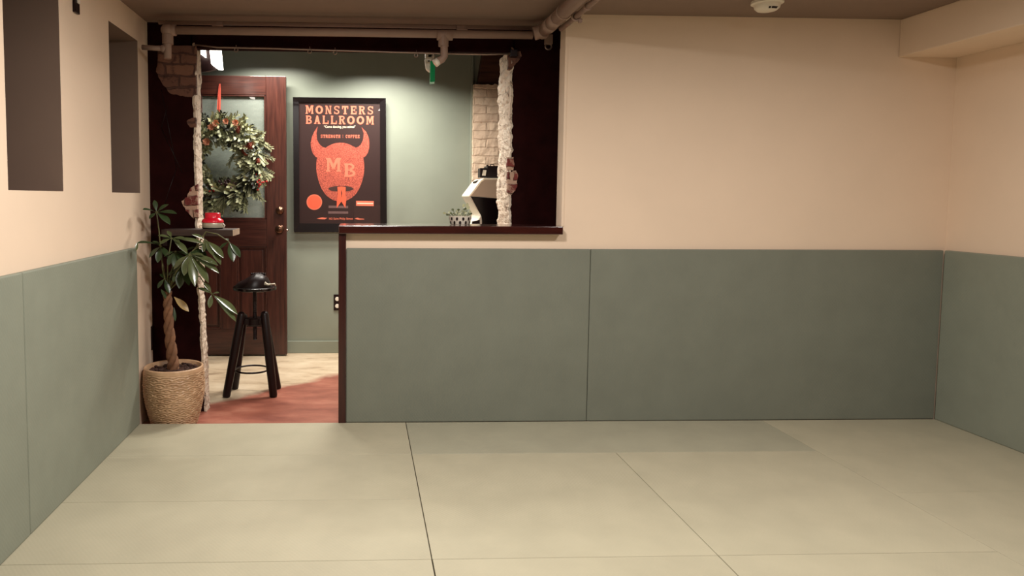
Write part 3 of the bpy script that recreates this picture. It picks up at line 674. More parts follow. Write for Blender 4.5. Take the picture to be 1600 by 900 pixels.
# ------------------------------------------------------------------ poster
YPO = YB-.03
def W(u, v, y=YPO): return at(u, v, y=y)
def poly(bm, pts, y, conv=False):
    """flat printed shape from poster points, tessellated"""
    vs = [bm.verts.new((p.x, y, p.z)) for p in (W(u, v) for u, v in pts)]
    f = bm.faces.new(vs)
    f.normal_update()
    if f.normal.y > 0: f.normal_flip()
    bmesh.ops.triangulate(bm, faces=[f])
def glyph(ch):
    """slab-serif capitals in a unit box: rectangles (x0,y0,x1,y1), polygons, arcs ('a',cx,cy,rx,ry,w,a0,a1)"""
    t, s = .2, .14
    st = lambda x, w=.26: [(x, 0, x+w, 1), (x-.07, 0, x+w+.07, .12), (x-.07, .88, x+w+.07, 1)]
    g = {
     'M': st(.07, .16)+st(.77, .18)+[[(.12,1),(.3,1),(.55,.42),(.45,.12)], [(.88,1),(.7,1),(.45,.42),(.55,.12)]],
     'N': st(.1, .16)+st(.76, .16)+[[(.06,1),(.32,1),(.94,0),(.68,0)]],
     'O': [('a', .5, .5, .5, .5, .27, 0, 360), [(0,.5),(-.04,.5),(.08,.62),(.08,.38)], [(1,.5),(1.04,.5),(.92,.62),(.92,.38)]],
     'S': [('a', .5, .73, .42, .27, .19, 30, 270), ('a', .5, .27, .42, .27, .19, -150, 90), (.8, .68, .92, .96), (.08, .04, .2, .32)],
     'T': [(.36, 0, .64, 1), (.22, 0, .78, .12), (0, .82, 1, 1), (0, .62, .14, .9), (.86, .62, 1, .9)],
     'E': st(.1, .26)+[(.1, .84, .95, 1), (.1, 0, .98, .16), (.3, .43, .72, .57), (.83, .66, .95, .9), (.85, .1, .98, .36), (.64, .34, .74, .66)],
     'R': st(.08, .26)+[('a', .5, .74, .42, .26, .2, -90, 90), (.2, .84, .52, 1), (.2, .48, .52, .6), [(.4,.52),(.68,.52),(1.0,.0),(.72,.0)], (.68, 0, 1.04, .12)],
     'B': st(.08, .26)+[('a', .5, .75, .38, .25, .2, -90, 90), ('a', .5, .27, .46, .27, .22, -90, 90), (.2, .86, .52, 1), (.2, .46, .52, .56), (.2, 0, .52, .14)],
     'A': [[(.38,1),(.62,1),(.3,0),(.06,0)], [(.38,1),(.62,1),(.96,0),(.66,0)], (.25, .26, .75, .4), (0, 0, .36, .12), (.6, 0, 1.02, .12)],
     'L': st(.1, .26)+[(.1, 0, .98, .16), (.85, .1, .98, .4)],
     'H': st(.1, .24)+st(.66, .24)+[(.2, .43, .8, .57)],
     'G': [('a', .5, .5, .47, .5, .26, 40, 330), (.66, .1, .94, .5), (.52, .4, 1.0, .52)],
     'C': [('a', .5, .5, .47, .5, .26, 45, 315), (.78, .66, .92, .98)],
     'F': st(.1, .26)+[(.1, .84, .95, 1), (.3, .43, .72, .57), (.83, .64, .95, .9), (.64, .34, .74, .66)],
     '|': [(.42, .05, .58, .42), (.42, .6, .58, .95)],
    }
    return g[ch]
def draw_text(bm, txt, u0, u1, v0, v1, y_base, slope=0, gap=.22, widths={}):
    ws = [widths.get(c, .35 if c in ' |' else 1.0) for c in txt]; tot = sum(ws)+gap*(len(txt)-1); k = (u1-u0)/tot; x = u0
    for c, w in zip(txt, ws):
        if c != ' ':
            def T(px, py): 
                uu = x+px*w*k; return (uu, v1+(v0-v1)*py+slope*(uu-u0))
            for ei, e in enumerate(glyph(c)):
                y = y_base-ei*.00004
                if isinstance(e, list): poly(bm, [T(*q) for q in e], y)
                elif e[0] == 'a':
                    _, cx, cy, rx, ry, th, a0, a1 = e; n = 22; pr = None
                    for i in range(n+1):
                        a = math.radians(a0+(a1-a0)*i/n); o = (cx+rx*math.cos(a), cy+ry*math.sin(a)); ii = (cx+(rx-th)*math.cos(a), cy+(ry-th*.72)*math.sin(a))
                        if pr: poly(bm, [T(*pr[0]), T(*o), T(*ii), T(*pr[1])], y)
                        pr = (o, ii)
                else:
                    a, b, c2, d2 = e; poly(bm, [T(a, b), T(c2, b), T(c2, d2), T(a, d2)], y)
        x += (w+gap)*k
def font_text(name, txt, u0, u1, v, h, y, m, parent, bold=0):
    cu = bpy.data.curves.new('txt', 'FONT'); cu.body = txt; cu.size = 1; cu.offset = bold; cu.resolution_u = 3
    o = bpy.data.objects.new('txt', cu); COL.objects.link(o); bpy.context.view_layer.update()
    me = bpy.data.meshes.new_from_object(o.evaluated_get(bpy.context.evaluated_depsgraph_get())); bpy.data.objects.remove(o)
    bm = B(); bm.from_mesh(me); xs = [w.co.x for w in bm.verts]; x0, x1 = min(xs), max(xs)
    pa, pb = W(u0, v), W(u1, v); kx = (pb.x-pa.x)/(x1-x0); kz = (W(u0, v-h).z-W(u0, v).z)/.7
    for w in bm.verts: w.co = Vector((pa.x+(w.co.x-x0)*kx, y, pa.z+w.co.y*kz+(pb.z-pa.z)*(w.co.x-x0)/(x1-x0)))
    return obj(name, bm, m, parent)
def poster():
    c = W(530, 362); t = thing('framed_poster', (c.x, YPO, c.z), 'maroon poster with a horned coral mask in a black frame', 'poster')
    o = [W(458.5, 153), W(602.5, 154.5), W(604.5, 362.5), W(459.5, 362.5)]; i = [W(467.5, 160.5), W(593.5, 161.5), W(594.5, 350), W(468, 349)]
    bm = B(); y0, y1 = YPO-.012, YB-.001
    for k in range(4):
        a, b, cI, dI = o[k], o[(k+1) % 4], i[(k+1) % 4], i[k]
        hexa(bm, [Vector(q) for q in ((a.x,y0,a.z),(b.x,y0,b.z),(cI.x,y0+.006,cI.z),(dI.x,y0+.006,dI.z),(a.x,y1,a.z),(b.x,y1,b.z),(cI.x,y1,cI.z),(dI.x,y1,dI.z))])
    bmesh.ops.recalc_face_normals(bm, faces=bm.faces)
    obj('frame', bm, M['frame'], t)
    yk = YPO+.004
    bm = B(); box(bm, i[3].x-.004, i[2].x+.004, yk, yk+.01, i[2].z-.004, i[0].z+.004); pr = obj('print', bm, M['paper'], t)
    ya = yk-.0008
    bm = B(); draw_text(bm, 'MONSTERS', 478, 583.5, 165.4, 178.4, ya, .012, .36, {'M': 1.25, 'O': 1.2}); draw_text(bm, 'BALLROOM', 478.3, 583.8, 181, 194, ya, .010, .32, {'M': 1.2, 'O': 1.2}); obj('title_lettering', bm, M['ink'], pr)
    font_text('tagline', '\u201cCome dancing, you animal\u201d', 506.5, 555.5, 200.2, 3.6, ya, M['ink_white'], pr, .012)
    for txt, ua, ub, va, vb in (('STRENGTH', 501.2, 532, 210.7, 215.6), ('|', 535, 537, 210.7, 215.8), ('COFFEE', 540.2, 562, 211, 216)):
        bm = B(); draw_text(bm, txt, ua, ub, va, vb, ya, .01, .2); obj('subtitle_lettering', bm, M['ink'], pr)
    K = lambda p: [(455+x/4.09, 145+y/4.09) for x, y in p]
    def spl(pts, n=5):
        out = []; m = len(pts)
        for a in range(m):
            p0, p1, p2, p3 = (Vector(pts[(a+j-1) % m]) for j in range(4))
            for s in range(n):
                q = s/n; out.append(tuple(.5*((2*p1)+(p2-p0)*q+(2*p0-5*p1+4*p2-p3)*q*q+(3*p1-p0-3*p2+p3)*q**3)))
        return out
    bm = B(); poly(bm, spl(K([(162,440),(161,480),(165,520),(175,560),(188,597),(205,630),(226,656),(250,675),(282,690),(315,695),(348,690),(380,675),(405,655),(425,630),(442,597),(455,560),(464,520),(467,480),(465,440),(455,402),(440,375),(400,345),(358,326),(315,320),(272,326),(230,346),(190,375),(172,402)]), 3), ya)
    poly(bm, K([(171,216),(150,248),(135,280),(126,320),(128,352),(138,385),(155,408),(172,418),(205,370),(222,353),(198,345),(178,325),(166,298),(163,262)]), ya-.0001)
    poly(bm, K([(449,220),(478,250),(493,282),(500,320),(498,352),(490,385),(476,405),(458,418),(425,372),(408,352),(432,345),(449,325),(460,298),(463,258)]), ya-.0001)
    obj('horned_mask', bm, M['stipple'], pr)
    bm = B(); poly(bm, [(532.8+19.5*math.cos(2*PI*k/28), 295+4.6*math.sin(2*PI*k/28)) for k in range(28)], ya-.0004); obj('mouth', bm, M['ink_dark'], pr)
    bm = B(); poly(bm, K([(296,601),(322,599),(349,602),(347,640),(352,682),(346,736),(321,694),(291,736),(292,690),(299,650)]), ya-.0012); obj('tongue', bm, M['ink_deep'], pr)
    bm = B(); poly(bm, K([(321,620),(326,640),(322,672),(318,640)]), ya-.0016); obj('tongue_line', bm, M['ink_dark'], pr)
    bm = B(); draw_text(bm, 'M', 509.5, 532.5, 247, 268.5, ya-.0010); draw_text(bm, 'B', 537.5, 556, 255.5, 276.5, ya-.0010); obj('monogram', bm, M['ink'], pr)
    bm = B(); poly(bm, [(491.2+12.2*math.cos(2*PI*k/36), 315.8+12.2*math.sin(2*PI*k/36)) for k in range(36)], ya); obj('badge', bm, M['ink'], pr)
    bm = B(); poly(bm, [(491.2+10.6*math.cos(2*PI*k/36), 315.8+10.6*math.sin(2*PI*k/36)) for k in range(36)], ya-.0004); obj('badge_centre', bm, M['ink_deep'], pr)
    bm = B(); poly(bm, [(556.5,313.8),(584,314.3),(584,322),(556.5,321.5)], ya); obj('band', bm, M['ink'], pr)
    bm = B(); poly(bm, [(558,316.9),(583,317.3),(583,318.7),(558,318.3)], ya-.0004); obj('band_line', bm, M['ink_white'], pr)
    bm = B(); poly(bm, [(513.5,321.2),(544,321.6),(544,325.4),(513.5,325)], ya); poly(bm, [(512.8,330),(544,330.4),(544,334),(512.8,333.8)], ya); obj('grey_lines', bm, M['ink_grey'], pr)
    font_text('address_line', '162 Saint Philip Street', 514, 551.5, 343.2, 3.2, ya, M['ink'], pr, .012)
    bm = B(); poly(bm, [(495,341.6),(503,339.6),(511.5,340.6),(507,342.8),(501,342.4)], ya); obj('ornament', bm, M['ink'], pr)
    bm = B(); poly(bm, [(554,341.8),(558,340.2),(562,341.4),(569,341.8),(569,343),(560,343.4)], ya); obj('ornament', bm, M['ink'], pr)
    bm = B(); box(bm, i[3].x-.003, i[2].x+.003, YPO-.001, YPO+.001, i[2].z-.003, i[0].z+.003); obj('glass', bm, M['glass'], t)
    t.rotation_euler.x = .037      # hangs tipped slightly forward, as framed posters do
poster()

# ------------------------------------------------------------------ shelf and red-lidded canister
ysf = 3.99
a, b = at(252, 358.5, y=ysf), at(363.5, 369, y=ysf)
t = thing('wall_shelf', ((a.x+b.x)/2, YA, b.z), 'short wooden shelf jutting right from the black wall end', 'shelf')
zs = at(363, 359, y=ysf).z
bm = B(); box(bm, a.x, b.x, ysf, YA-.016, b.z, zs, .003); obj('board', bm, M['shelfdark'], t)
bm = B(); box(bm, b.x+.0005, b.x+.004, ysf+.001, YA-.017, b.z+.001, zs-.001, .001); obj('lit_end', bm, M['shelfwood'], t, label='pale slab painting the light on the board end')  # thin pale slab: foyer light on the end face put into colour
bm = B(); box(bm, xls+.015, b.x, YA-.018, YA+.02, b.z+.002, zs-.001, .002); obj('cleat', bm, M['shelfwood'], t)
bm = B(); p = at(258, 372, y=ysf+.06); box(bm, p.x-.012, p.x+.012, ysf+.05, YA-.016, b.z-.06, b.z, .002); obj('bracket', bm, M['blackpaint'], t)
yj = 4.10; q = at(332.5, 358, y=yj); s = yj/F
t = thing('canister', (q.x, yj, zs), 'squat red-lidded canister with a silver band on the wooden shelf', 'canister')
Zv = lambda v: at(332, v, y=yj).z-zs
h1, h2, h3, h4 = Zv(355.5), Zv(347.5), Zv(342), Zv(332.5)
bm = B(); lathe(bm, [(14.5*s,0),(16.4*s,.006),(16.6*s,h1)], (q.x, yj, zs), 40); obj('base', bm, M['blackgloss'], t, True)
bm = B(); lathe(bm, [(15.6*s,h1),(16*s,h1+.003),(16*s,h2-.003),(15.6*s,h2)], (q.x, yj, zs), 40); obj('band', bm, M['silver'], t, 'auto')
bm = B(); lathe(bm, [(16.6*s,h2),(16.8*s,h2+.006),(15.6*s,h3-.004),(12.4*s,h3+.003),(11.8*s,h3+.008),(11.8*s,h4-.003),(11*s,h4),(.001,h4)], (q.x, yj, zs), 40); obj('lid', bm, M['redlid'], t, 'auto')
bm = B(); p = at(350, 354, y=yj); tube(bm, [(q.x+16*s, yj-.01, zs+.03), (q.x+19*s, yj-.01, zs+.02), (q.x+17*s, yj-.01, zs+.006)], .004, 8); obj('catch', bm, M['white'], t)

# ------------------------------------------------------------------ potted money tree
yt = 3.985; pc = at(271.8, 582, y=yt); rp = 46*yt/F
t = thing('potted_tree', (pc.x, yt, ZF), 'tall braided-trunk indoor tree in a tan woven-pattern pot beside the doorway', 'potted plant')
zr = at(270, 583, y=yt-rp).z
def potwall():
    bm = B(); n, m = 168, 84; H = zr-ZF; rings = []
    prof = lambda h: rp*(.72+.30*math.sin(min(1, h*1.25+.08)*PI/2))*.985 if h < .74 else rp*(1.0-.02*(h-.74)/.26)
    for j in range(m+1):
        h = j/m; r = prof(h); ring = []
        for k in range(n):
            a = 2*PI*k/n; z = ZF+H*h
            # overlapping arcs (wave scales) pressed into the clay
            cell_w, cell_h = 2*PI/14, .085
            row = math.floor(h/cell_h); fx = ((a/cell_w+.5*(row % 2)) % 1)-.5; fy = (h/cell_h)-row
            d = math.hypot(fx*1.1, fy); e = .0045*math.sin(d*PI*5.5) if h < .93 else 0
            ring.append(bm.verts.new((pc.x+(r+e)*math.cos(a), yt+(r+e)*math.sin(a), z)))
        rings.append(ring)
    for (dr, dz) in ((-.008, .004), (-.014, -.002), (-.016, -.04), (-.02, -.06)):
        rings.append([bm.verts.new((pc.x+(rp*.98+dr)*math.cos(2*PI*k/n), yt+(rp*.98+dr)*math.sin(2*PI*k/n), zr+dz)) for k in range(n)])
    for a, b in zip(rings, rings[1:]):
        for k in range(n): bm.faces.new((a[k], a[(k+1) % n], b[(k+1) % n], b[k]))
    bm.faces.new(rings[0][::-1])
    obj('pot', bm, M['terra'], t, True)
potwall()
bm = B(); zso = zr-.035; rings = lathe(bm, [(rp*.93, 0), (rp*.9, .006), (rp*.5, .014), (.01, .02)], (pc.x, yt, zso), 40)
rs_ = random.Random(3)
for k in range(120):
    a, r = rs_.uniform(0, 2*PI), rp*.88*math.sqrt(rs_.random()); ball(bm, (pc.x+r*math.cos(a), yt+r*math.sin(a), zso+.016), rs_.uniform(.006, .014), 0, 6, 4, (1, 1, .6))
obj('soil', bm, M['soil'], t)
# braided trunk
def trunk():
    bm = B(); axis = [at(u, v, y=yt) for u, v in ((272,592),(270,565),(267,540),(264,512),(263,488),(262,470),(262,455))]
    axis[0].z = zso; n = 46
    for s in range(3):
        pts, rr = [], []
        for i in range(n+1):
            f = i/n*(len(axis)-1); k = min(int(f), len(axis)-2); c = axis[k].lerp(axis[k+1], f-k)
            ph = 2*PI*(i/n*2.4+s/3); w = .017*(1-.3*i/n)
            pts.append(c+Vector((math.cos(ph)*w, math.sin(ph)*w, 0))); rr.append(.0185*(1-.38*i/n)*(1+.07*math.sin(i*2.1+s)))
        tube(bm, pts, rr, 10)
    obj('trunk', bm, M['bark'], t)
    return axis[-1]
top = trunk()
def P3(u, v, y): return at(u, v, y=y)
CL = [  # centre (u,v,y), leaflet tips (u,v,dy), width, material, path of the stem
 ((244.5,331.5,3.96), [(224,326,-.10),(233,341,-.05),(241.5,312,.02),(276,332,-.03),(266,349,-.05),(263,318,.03)], .05, 1, [(262,452),(252,400),(248.5,360)]),
 ((252,384,3.95), [(232,402,-.02),(246,410,-.04),(216,376,-.22),(262,401,-.05),(238,376,.02)], .045, 1, [(261,455),(254,420)]),
 ((268,372,3.90), [(247,367,-.02),(281,379,-.04),(249,381,-.04),(293,394,-.06),(262,360,.03),(290,372,-.02),(318,378,-.03)], .042, 0, [(262,455),(262,410)]),
 ((296,397,3.86), [(341,412,-.04),(343,424,-.05),(305,446,-.08),(327,440,-.05),(318,398,-.02),(270,420,-.02),(287,430,-.05)], .05, 0, [(263,455),(275,425)]),
 ((322,375,3.90), [(350,401,-.06),(346,412,-.05),(333,398,-.06),(318,380,0),(300,365,.0),(317,393,-.04)], .046, 0, [(263,455),(285,405)]),
 ((357.5,377.5,3.90), [(376,401,-.03),(343,388,-.02),(365,408,-.05),(352,372,.03)], .052, 1, [(322,362),(340,366)]),
 ((331,459,3.90), [(309,449,0),(318.5,440,.02),(327,481,-.03),(342,457,-.02),(372,489,-.05),(370,500,-.05)], .048, 0, [(265,458),(290,430),(312,432)]),
 ((257,435,3.97), [(265,458,-.03),(272,437,-.02),(250,428,.0),(256,424,.02),(246,450,-.03)], .036, 1, [(261,460)]),
 ((308,386,3.94), [(330,392,-.03),(322,404,-.05),(312,409,-.06),(298,402,-.05),(291,390,-.02),(325,380,0)], .045, 1, [(263,455),(280,415)]),
 ((274,392,3.92), [(256,400,-.02),(262,414,-.05),(274,420,-.06),(288,412,-.05),(296,398,-.03)], .045, 1, [(263,455),(268,425)]),
 ((284,415,3.95), [(300,425,-.02),(270,440,-.05),(296,445,-.05),(280,450,-.06),(262,430,-.02)], .05, 1, [(263,457)]),
]
bm = B(); sm = B()
for (c, tips, w, mi, path) in CL:
    C = P3(*c)
    pts = [top] + [P3(u, v, yt+(c[2]-yt)*(i+1)/(len(path)+1)) for i, (u, v) in enumerate(path) if i or math.hypot(u-262, v-455) > 8] + [C]
    tube(sm, pts, [.0048-.0022*i/max(1, len(pts)-1) for i in range(len(pts))], 6)
    for (u, v, dy) in tips:
        q = P3(u, v, c[2]+dy); ln = (q-C).length; d = (q-C).normalized()
        tube(sm, [C, C+d*ln*.1], .002, 5)
        leaf(bm, C+d*ln*.08, q, max(.024, min(w*1.0, ln*.38)), (.15, -.45, 1), mi, .12, 8, .3)
for (p, q, y, w, mi) in (((272,464),(295,486),3.96,.04,2), ((272,480),(274,502),3.98,.016,1), ((262,470),(252,452),3.97,.02,1), ((215,378),(212,392),3.70,.016,0)):
    leaf(bm, P3(*p, y), P3(*q, y-.02), w, (.3, -.8, .5), mi, .1, 8)
obj('foliage', bm, [M['leaf'], M['leaf2'], M['leaf_y']], t)
obj('stems', sm, M['stem'], t)

# ------------------------------------------------------------------ stool
yst = 4.60
def stool():
    bc = Vector((at(392.5, 620, y=yst).x, yst, ZF))
    t = thing('bar_stool', bc, 'black screw-height stool with four splayed legs standing in the doorway', 'stool')
    sc = at(398, 450, y=yst); rseat = 33.5*yst/F
    # legs: feet and tops
    feet = [((353.5,633),4.50),((427.5,634),4.50),((366.5,621.5),4.70),((434,622),4.70)]; tops = [((378,489),4.555),((413,488),4.555),((381,492),4.645),((412,492),4.645)]
    for (f, yf_), (tp, ytp) in zip(feet, tops):
        a = at(*f, y=yf_); a.z = ZF; b = at(*tp, y=ytp)
        bm = B(); tube(bm, [a, a.lerp(b, .02), a.lerp(b, .5), a.lerp(b, .97), b, b+(b-a).normalized()*.008], [.022, .025, .028, .026, .021, .008], 14); obj('leg', bm, M['blackpaint'], t)
    zx = at(398, 503, y=yst).z; zt_ = at(398, 497, y=yst).z
    bm = B(); lathe(bm, [(.05, zx-.02), (.056, zx-.015), (.056, zt_), (.05, zt_+.004)], (sc.x, yst, 0), 24)
    xa, xb = at(379, 500, y=yst).x, at(413, 500, y=yst).x
    box(bm, xa, xb, yst-.045, yst-.02, zx-.012, zt_, .003); box(bm, xa, xb, yst+.02, yst+.045, zx-.012, zt_, .003); obj('spider', bm, M['blackpaint'], t)
    bm = B(); zl = at(398, 531, y=yst).z; pts = []
    lathe(bm, [(.010, zl), (.014, zl+.004)]+[(.012+.0015*(k % 2), zl+.01+.006*k) for k in range(int((sc.z-zl)/.006)-3)]+[(.012, sc.z-.01)], (sc.x, yst, 0), 14); obj('screw_post', bm, M['blackpaint'], t)
    zring = at(393, 577, y=yst).z
    bm = B(); torus(bm, (at(394, 577, y=yst).x, yst, zring), .108, .006, (0, 0, 1), 40, 8); obj('foot_ring', bm, M['blackpaint'], t)
    bm = B(); zs_ = at(398, 452.5, y=yst).z; zs2 = at(398, 447.5, y=yst).z
    lathe(bm, [(.05, zs_-.014), (rseat*.9, zs_-.002), (rseat, zs_+.003), (rseat, zs2-.003), (rseat*.97, zs2), (.001, zs2)], (sc.x, yst, 0), 48); obj('seat', bm, M['blackgloss'], t, 'auto')
    # flat cap lying on the seat
    t2 = thing('flat_cap', (sc.x, yst, zs2), 'crumpled black cap lying on the seat of the black stool', 'cap')
    bm = B(); nx, ny = 26, 14; g = []
    X0, X1 = at(366, 440, y=yst).x, at(424, 440, y=yst).x; tops_ = [(366,447),(372,441),(380,437.5),(388,433),(394,428.5),(400,426.5),(407,426.5),(412,428),(416,431),(420,437),(424,446)]
    def topz(x):
        for (u0, v0), (u1, v1) in zip(tops_, tops_[1:]):
            xa, xb = at(u0, v0, y=yst).x, at(u1, v1, y=yst).x
            if xa <= x <= xb: k = (x-xa)/(xb-xa); return at(u0+(u1-u0)*k, v0+(v1-v0)*k, y=yst).z
        return zs2
    for i in range(nx+1):
        row = []; x = X0+(X1-X0)*i/nx; hh = max(0, topz(x)-zs2-.004); half = .105*math.sin(PI*min(.97, max(.03, i/nx)))**.5
        for j in range(ny+1):
            q = -1+2*j/ny; y = yst+q*half; z = zs2+.003+hh*(max(0, 1-q*q)**.5)*(1+.05*noise.noise(Vector((x*60, q*4, 1))))
            row.append(bm.verts.new((x, y, z)))
        g.append(row)
    for i in range(nx):
        for j in range(ny): bm.faces.new((g[i][j], g[i+1][j], g[i+1][j+1], g[i][j+1]))
    lo = [[bm.verts.new((v.co.x, v.co.y, zs2+.001)) for v in (r[0], r[-1])] for r in g]
    for i in range(nx):
        bm.faces.new((g[i][0], lo[i][0], lo[i+1][0], g[i+1][0])); bm.faces.new((g[i][-1], g[i+1][-1], lo[i+1][1], lo[i][1]))
    for r, l in ((g[0], lo[0]), (g[-1], lo[-1])): bm.faces.new(r+[l[1], l[0]])
    bmesh.ops.recalc_face_normals(bm, faces=bm.faces); obj('crown', bm, M['blackpaint'], t2, True)
    bm = B()
    for k in range(9):
        p = at(393+k*2.6, 427.3+.1*(k-4)**2*.5, y=yst-.01); ball(bm, p, .0065, 0, 8, 6)
    obj('ruffle', bm, M['blackpaint'], t2)
    bm = B(); a = at(411, 447, y=yst-.05); pts = [at(u, v, y=yst-.06) for u, v in ((411,446),(415,443),(419,445),(424,444),(429,443.5),(431,446.5))]; tube(bm, pts, [.005, .012, .007, .005, .006, .003], 8); obj('silver_piece', bm, M['silver'], t2)  # silvery strip at the right of the cap
stool()

# ------------------------------------------------------------------ arcade cabinet, boxes, little planter
def arcade():
    yn, yfar = 4.90, 5.28
    A = lambda u, v: at(u, v, y=yn)
    c = A(775, 350); t = thing('arcade_cabinet', (c.x, (yn+yfar)/2, ZF), 'white and black arcade cabinet half hidden behind the rough brick edge', 'arcade cabinet')
    P = [(733,306),(750.5,283),(756,278.5),(822,277.5)]; V = [A(*p) for p in P]; xb = V[-1].x
    mid = [A(751.5,337), A(748,343), A(735,352)]
    prof = [(p.x, p.z) for p in V]+[(xb, ZF), (A(752,352).x, ZF), (A(752,352).x, mid[2].z-.05), (mid[2].x, mid[2].z-.05), (mid[2].x, mid[2].z), (mid[1].x, mid[1].z), (mid[0].x, mid[0].z)]
    bm = B(); prism(bm, prof, yn, yfar, .003); obj('body', bm, M['offwhite'], t)
    e = .012; u1 = A(734.5,306.6); 
    bm = B(); prism(bm, [(p.x, p.z) for p in (A(735,306.2), A(752.5,283.5), A(757,281), A(821,280), A(821,312.5), A(776,309.8))], yn-.006, yn+.0005, .001); obj('marquee_side', bm, M['creampanel'], t, label='cream upper side panel')
    bm = B(); prism(bm, [(p.x, p.z) for p in (A(735.5,307), A(776,310.2), A(821,313), A(821,420), A(752.8,420), A(752.8,345), A(752,338))], yn-.008, yn+.0005, .001); obj('side_panel', bm, M['blackgloss'], t, label='black lower side panel')
    bm = B(); prism(bm, [(p.x, p.z) for p in (A(737.5,346), A(749.5,343.5), A(749.5,352), A(737,352))], yn-.004, yn+.001); obj('control_panel', bm, M['blackpaint'], t, label='black control panel end')
    bm = B(); ym = 5.08; p, q = at(741.5, 283.5, y=ym), at(750, 280.5, y=ym)
    hexa(bm, [Vector(w) for w in ((p.x,ym-.06,p.z-.012),(q.x,ym-.06,q.z-.012),(q.x,ym+.08,q.z-.012),(p.x,ym+.08,p.z-.012),(p.x,ym-.06,p.z),(q.x,ym-.06,q.z),(q.x,ym+.08,q.z),(p.x,ym+.08,p.z))], .002); obj('speaker_grille', bm, M['blackpaint'], t)
    ztop = V[2].z
    yb = 5.02; Q = lambda u, v: at(u, v, y=yb); zt_ = Q(770, 277.7).z
    zt_ = max(zt_, V[3].z)+.001
    a, b = Q(761.5, 259), Q(786, 277)
    t = thing('radio', ((a.x+b.x)/2, yb, zt_), 'black box with a carrying handle on top of the arcade cabinet', 'box')
    bm = B(); box(bm, a.x, b.x, yb, yb+.14, zt_, a.z, .004); obj('case', bm, M['blackpaint'], t)
    bm = B(); h0, h1 = Q(768, 259), Q(774.5, 256.5); tube(bm, [(h0.x, yb+.06, h0.z-.002), (h0.x+.004, yb+.06, h1.z), (h1.x-.004, yb+.06, h1.z), (h1.x, yb+.06, h0.z-.002)], .004, 8); obj('handle', bm, M['blackpaint'], t)
    bm = B(); k = Q(763.5, 258); lathe(bm, [(.008, 0), (.008, .008)], (k.x, yb+.05, a.z), 12); obj('knob', bm, M['blackpaint'], t)
    a, b = Q(750.2, 262.5), Q(761, 277)
    t = thing('box', ((a.x+b.x)/2, yb, zt_), 'small black box with a white card on top of the arcade cabinet', 'box')
    bm = B(); box(bm, a.x, b.x-.001, yb, yb+.1, zt_, a.z, .003); obj('case', bm, M['blackpaint'], t)
    bm = B(); a, b = Q(754, 265.5), Q(760, 274.5); hexa(bm, [Vector(q) for q in ((a.x-.004,yb-.002,b.z),(b.x-.006,yb-.002,b.z),(b.x-.006,yb,b.z),(a.x-.004,yb,b.z),(a.x+.004,yb-.002,a.z),(b.x,yb-.002,a.z),(b.x,yb,a.z),(a.x+.004,yb,a.z))]); obj('card', bm, M['white'], t)
arcade()
def planter():
    y = 4.075; c = at(719, 350, y=y); s = y/F; z0 = capz; rt = 17.8*s
    t = thing('potted_plant', (c.x, y, z0), 'little leafy plant in a white pot with black dots on the half wall cap', 'potted plant')
    zt_ = at(719, 338, y=y-rt).z; H = zt_-z0
    bm = B(); lathe(bm, [(rt*.80, 0), (rt*.86, .004), (rt, H), (rt*.93, H), (rt*.9, H-.012), (.001, H-.012)], (c.x, y, z0), 40); obj('pot', bm, M['white'], t, 'auto')
    bm = B()
    for row, (h, du) in enumerate(((.24, 0), (.70, .5))):
        for k in range(11):
            a = 2*PI*(k+du)/11; r = rt*(.86+.14*h)+.0012; ct = Vector((c.x+r*math.cos(a), y+r*math.sin(a), z0+H*h)); tg = Vector((-math.sin(a), math.cos(a), 0))
            vs = [bm.verts.new(ct+tg*math.cos(2*PI*j/12)*.0066+Vector((0, 0, math.sin(2*PI*j/12)*.0105))) for j in range(12)]; bm.faces.new(vs)
    obj('dots', bm, M['blackpaint'], t)
    bm = B(); rnd = random.Random(11)
    C = Vector((c.x, y, zt_-.008))
    T = [(703,333,.0),(697,336,.0),(692,333,-.01),(706,326,.0),(713,329,-.02),(716,326,.02),(722,330,-.03),(727,324,0),(731,317,.02),(733,322,.0),(736,330,-.02),(738,334,-.02),(729,333,-.05),(720,336,-.06),(711,336,-.05),(700,331,.03),(725,318,.03)]
    for (u, v, dy) in T:
        q = at(u, v, y=y+dy); b = C+Vector(((q.x-C.x)*.55, dy*.4, 0)); m = b.lerp(q, .55)+Vector((0, 0, .008)); tube(bm, [b, m], .0016, 5, 1)
        leaf(bm, m, q, .017, (rnd.uniform(-.4, .4), -.7, .7), rnd.choice((0, 0, 1)), .15, 5)
        leaf(bm, b.lerp(m, .5), b.lerp(m, .5)+Vector((rnd.uniform(-.02, .02), -.015, .012)), .014, (0, -.7, .7), rnd.choice((0, 1)), .1, 4)
    obj('foliage', bm, [M['fir1'], M['leaf']], t)
planter()

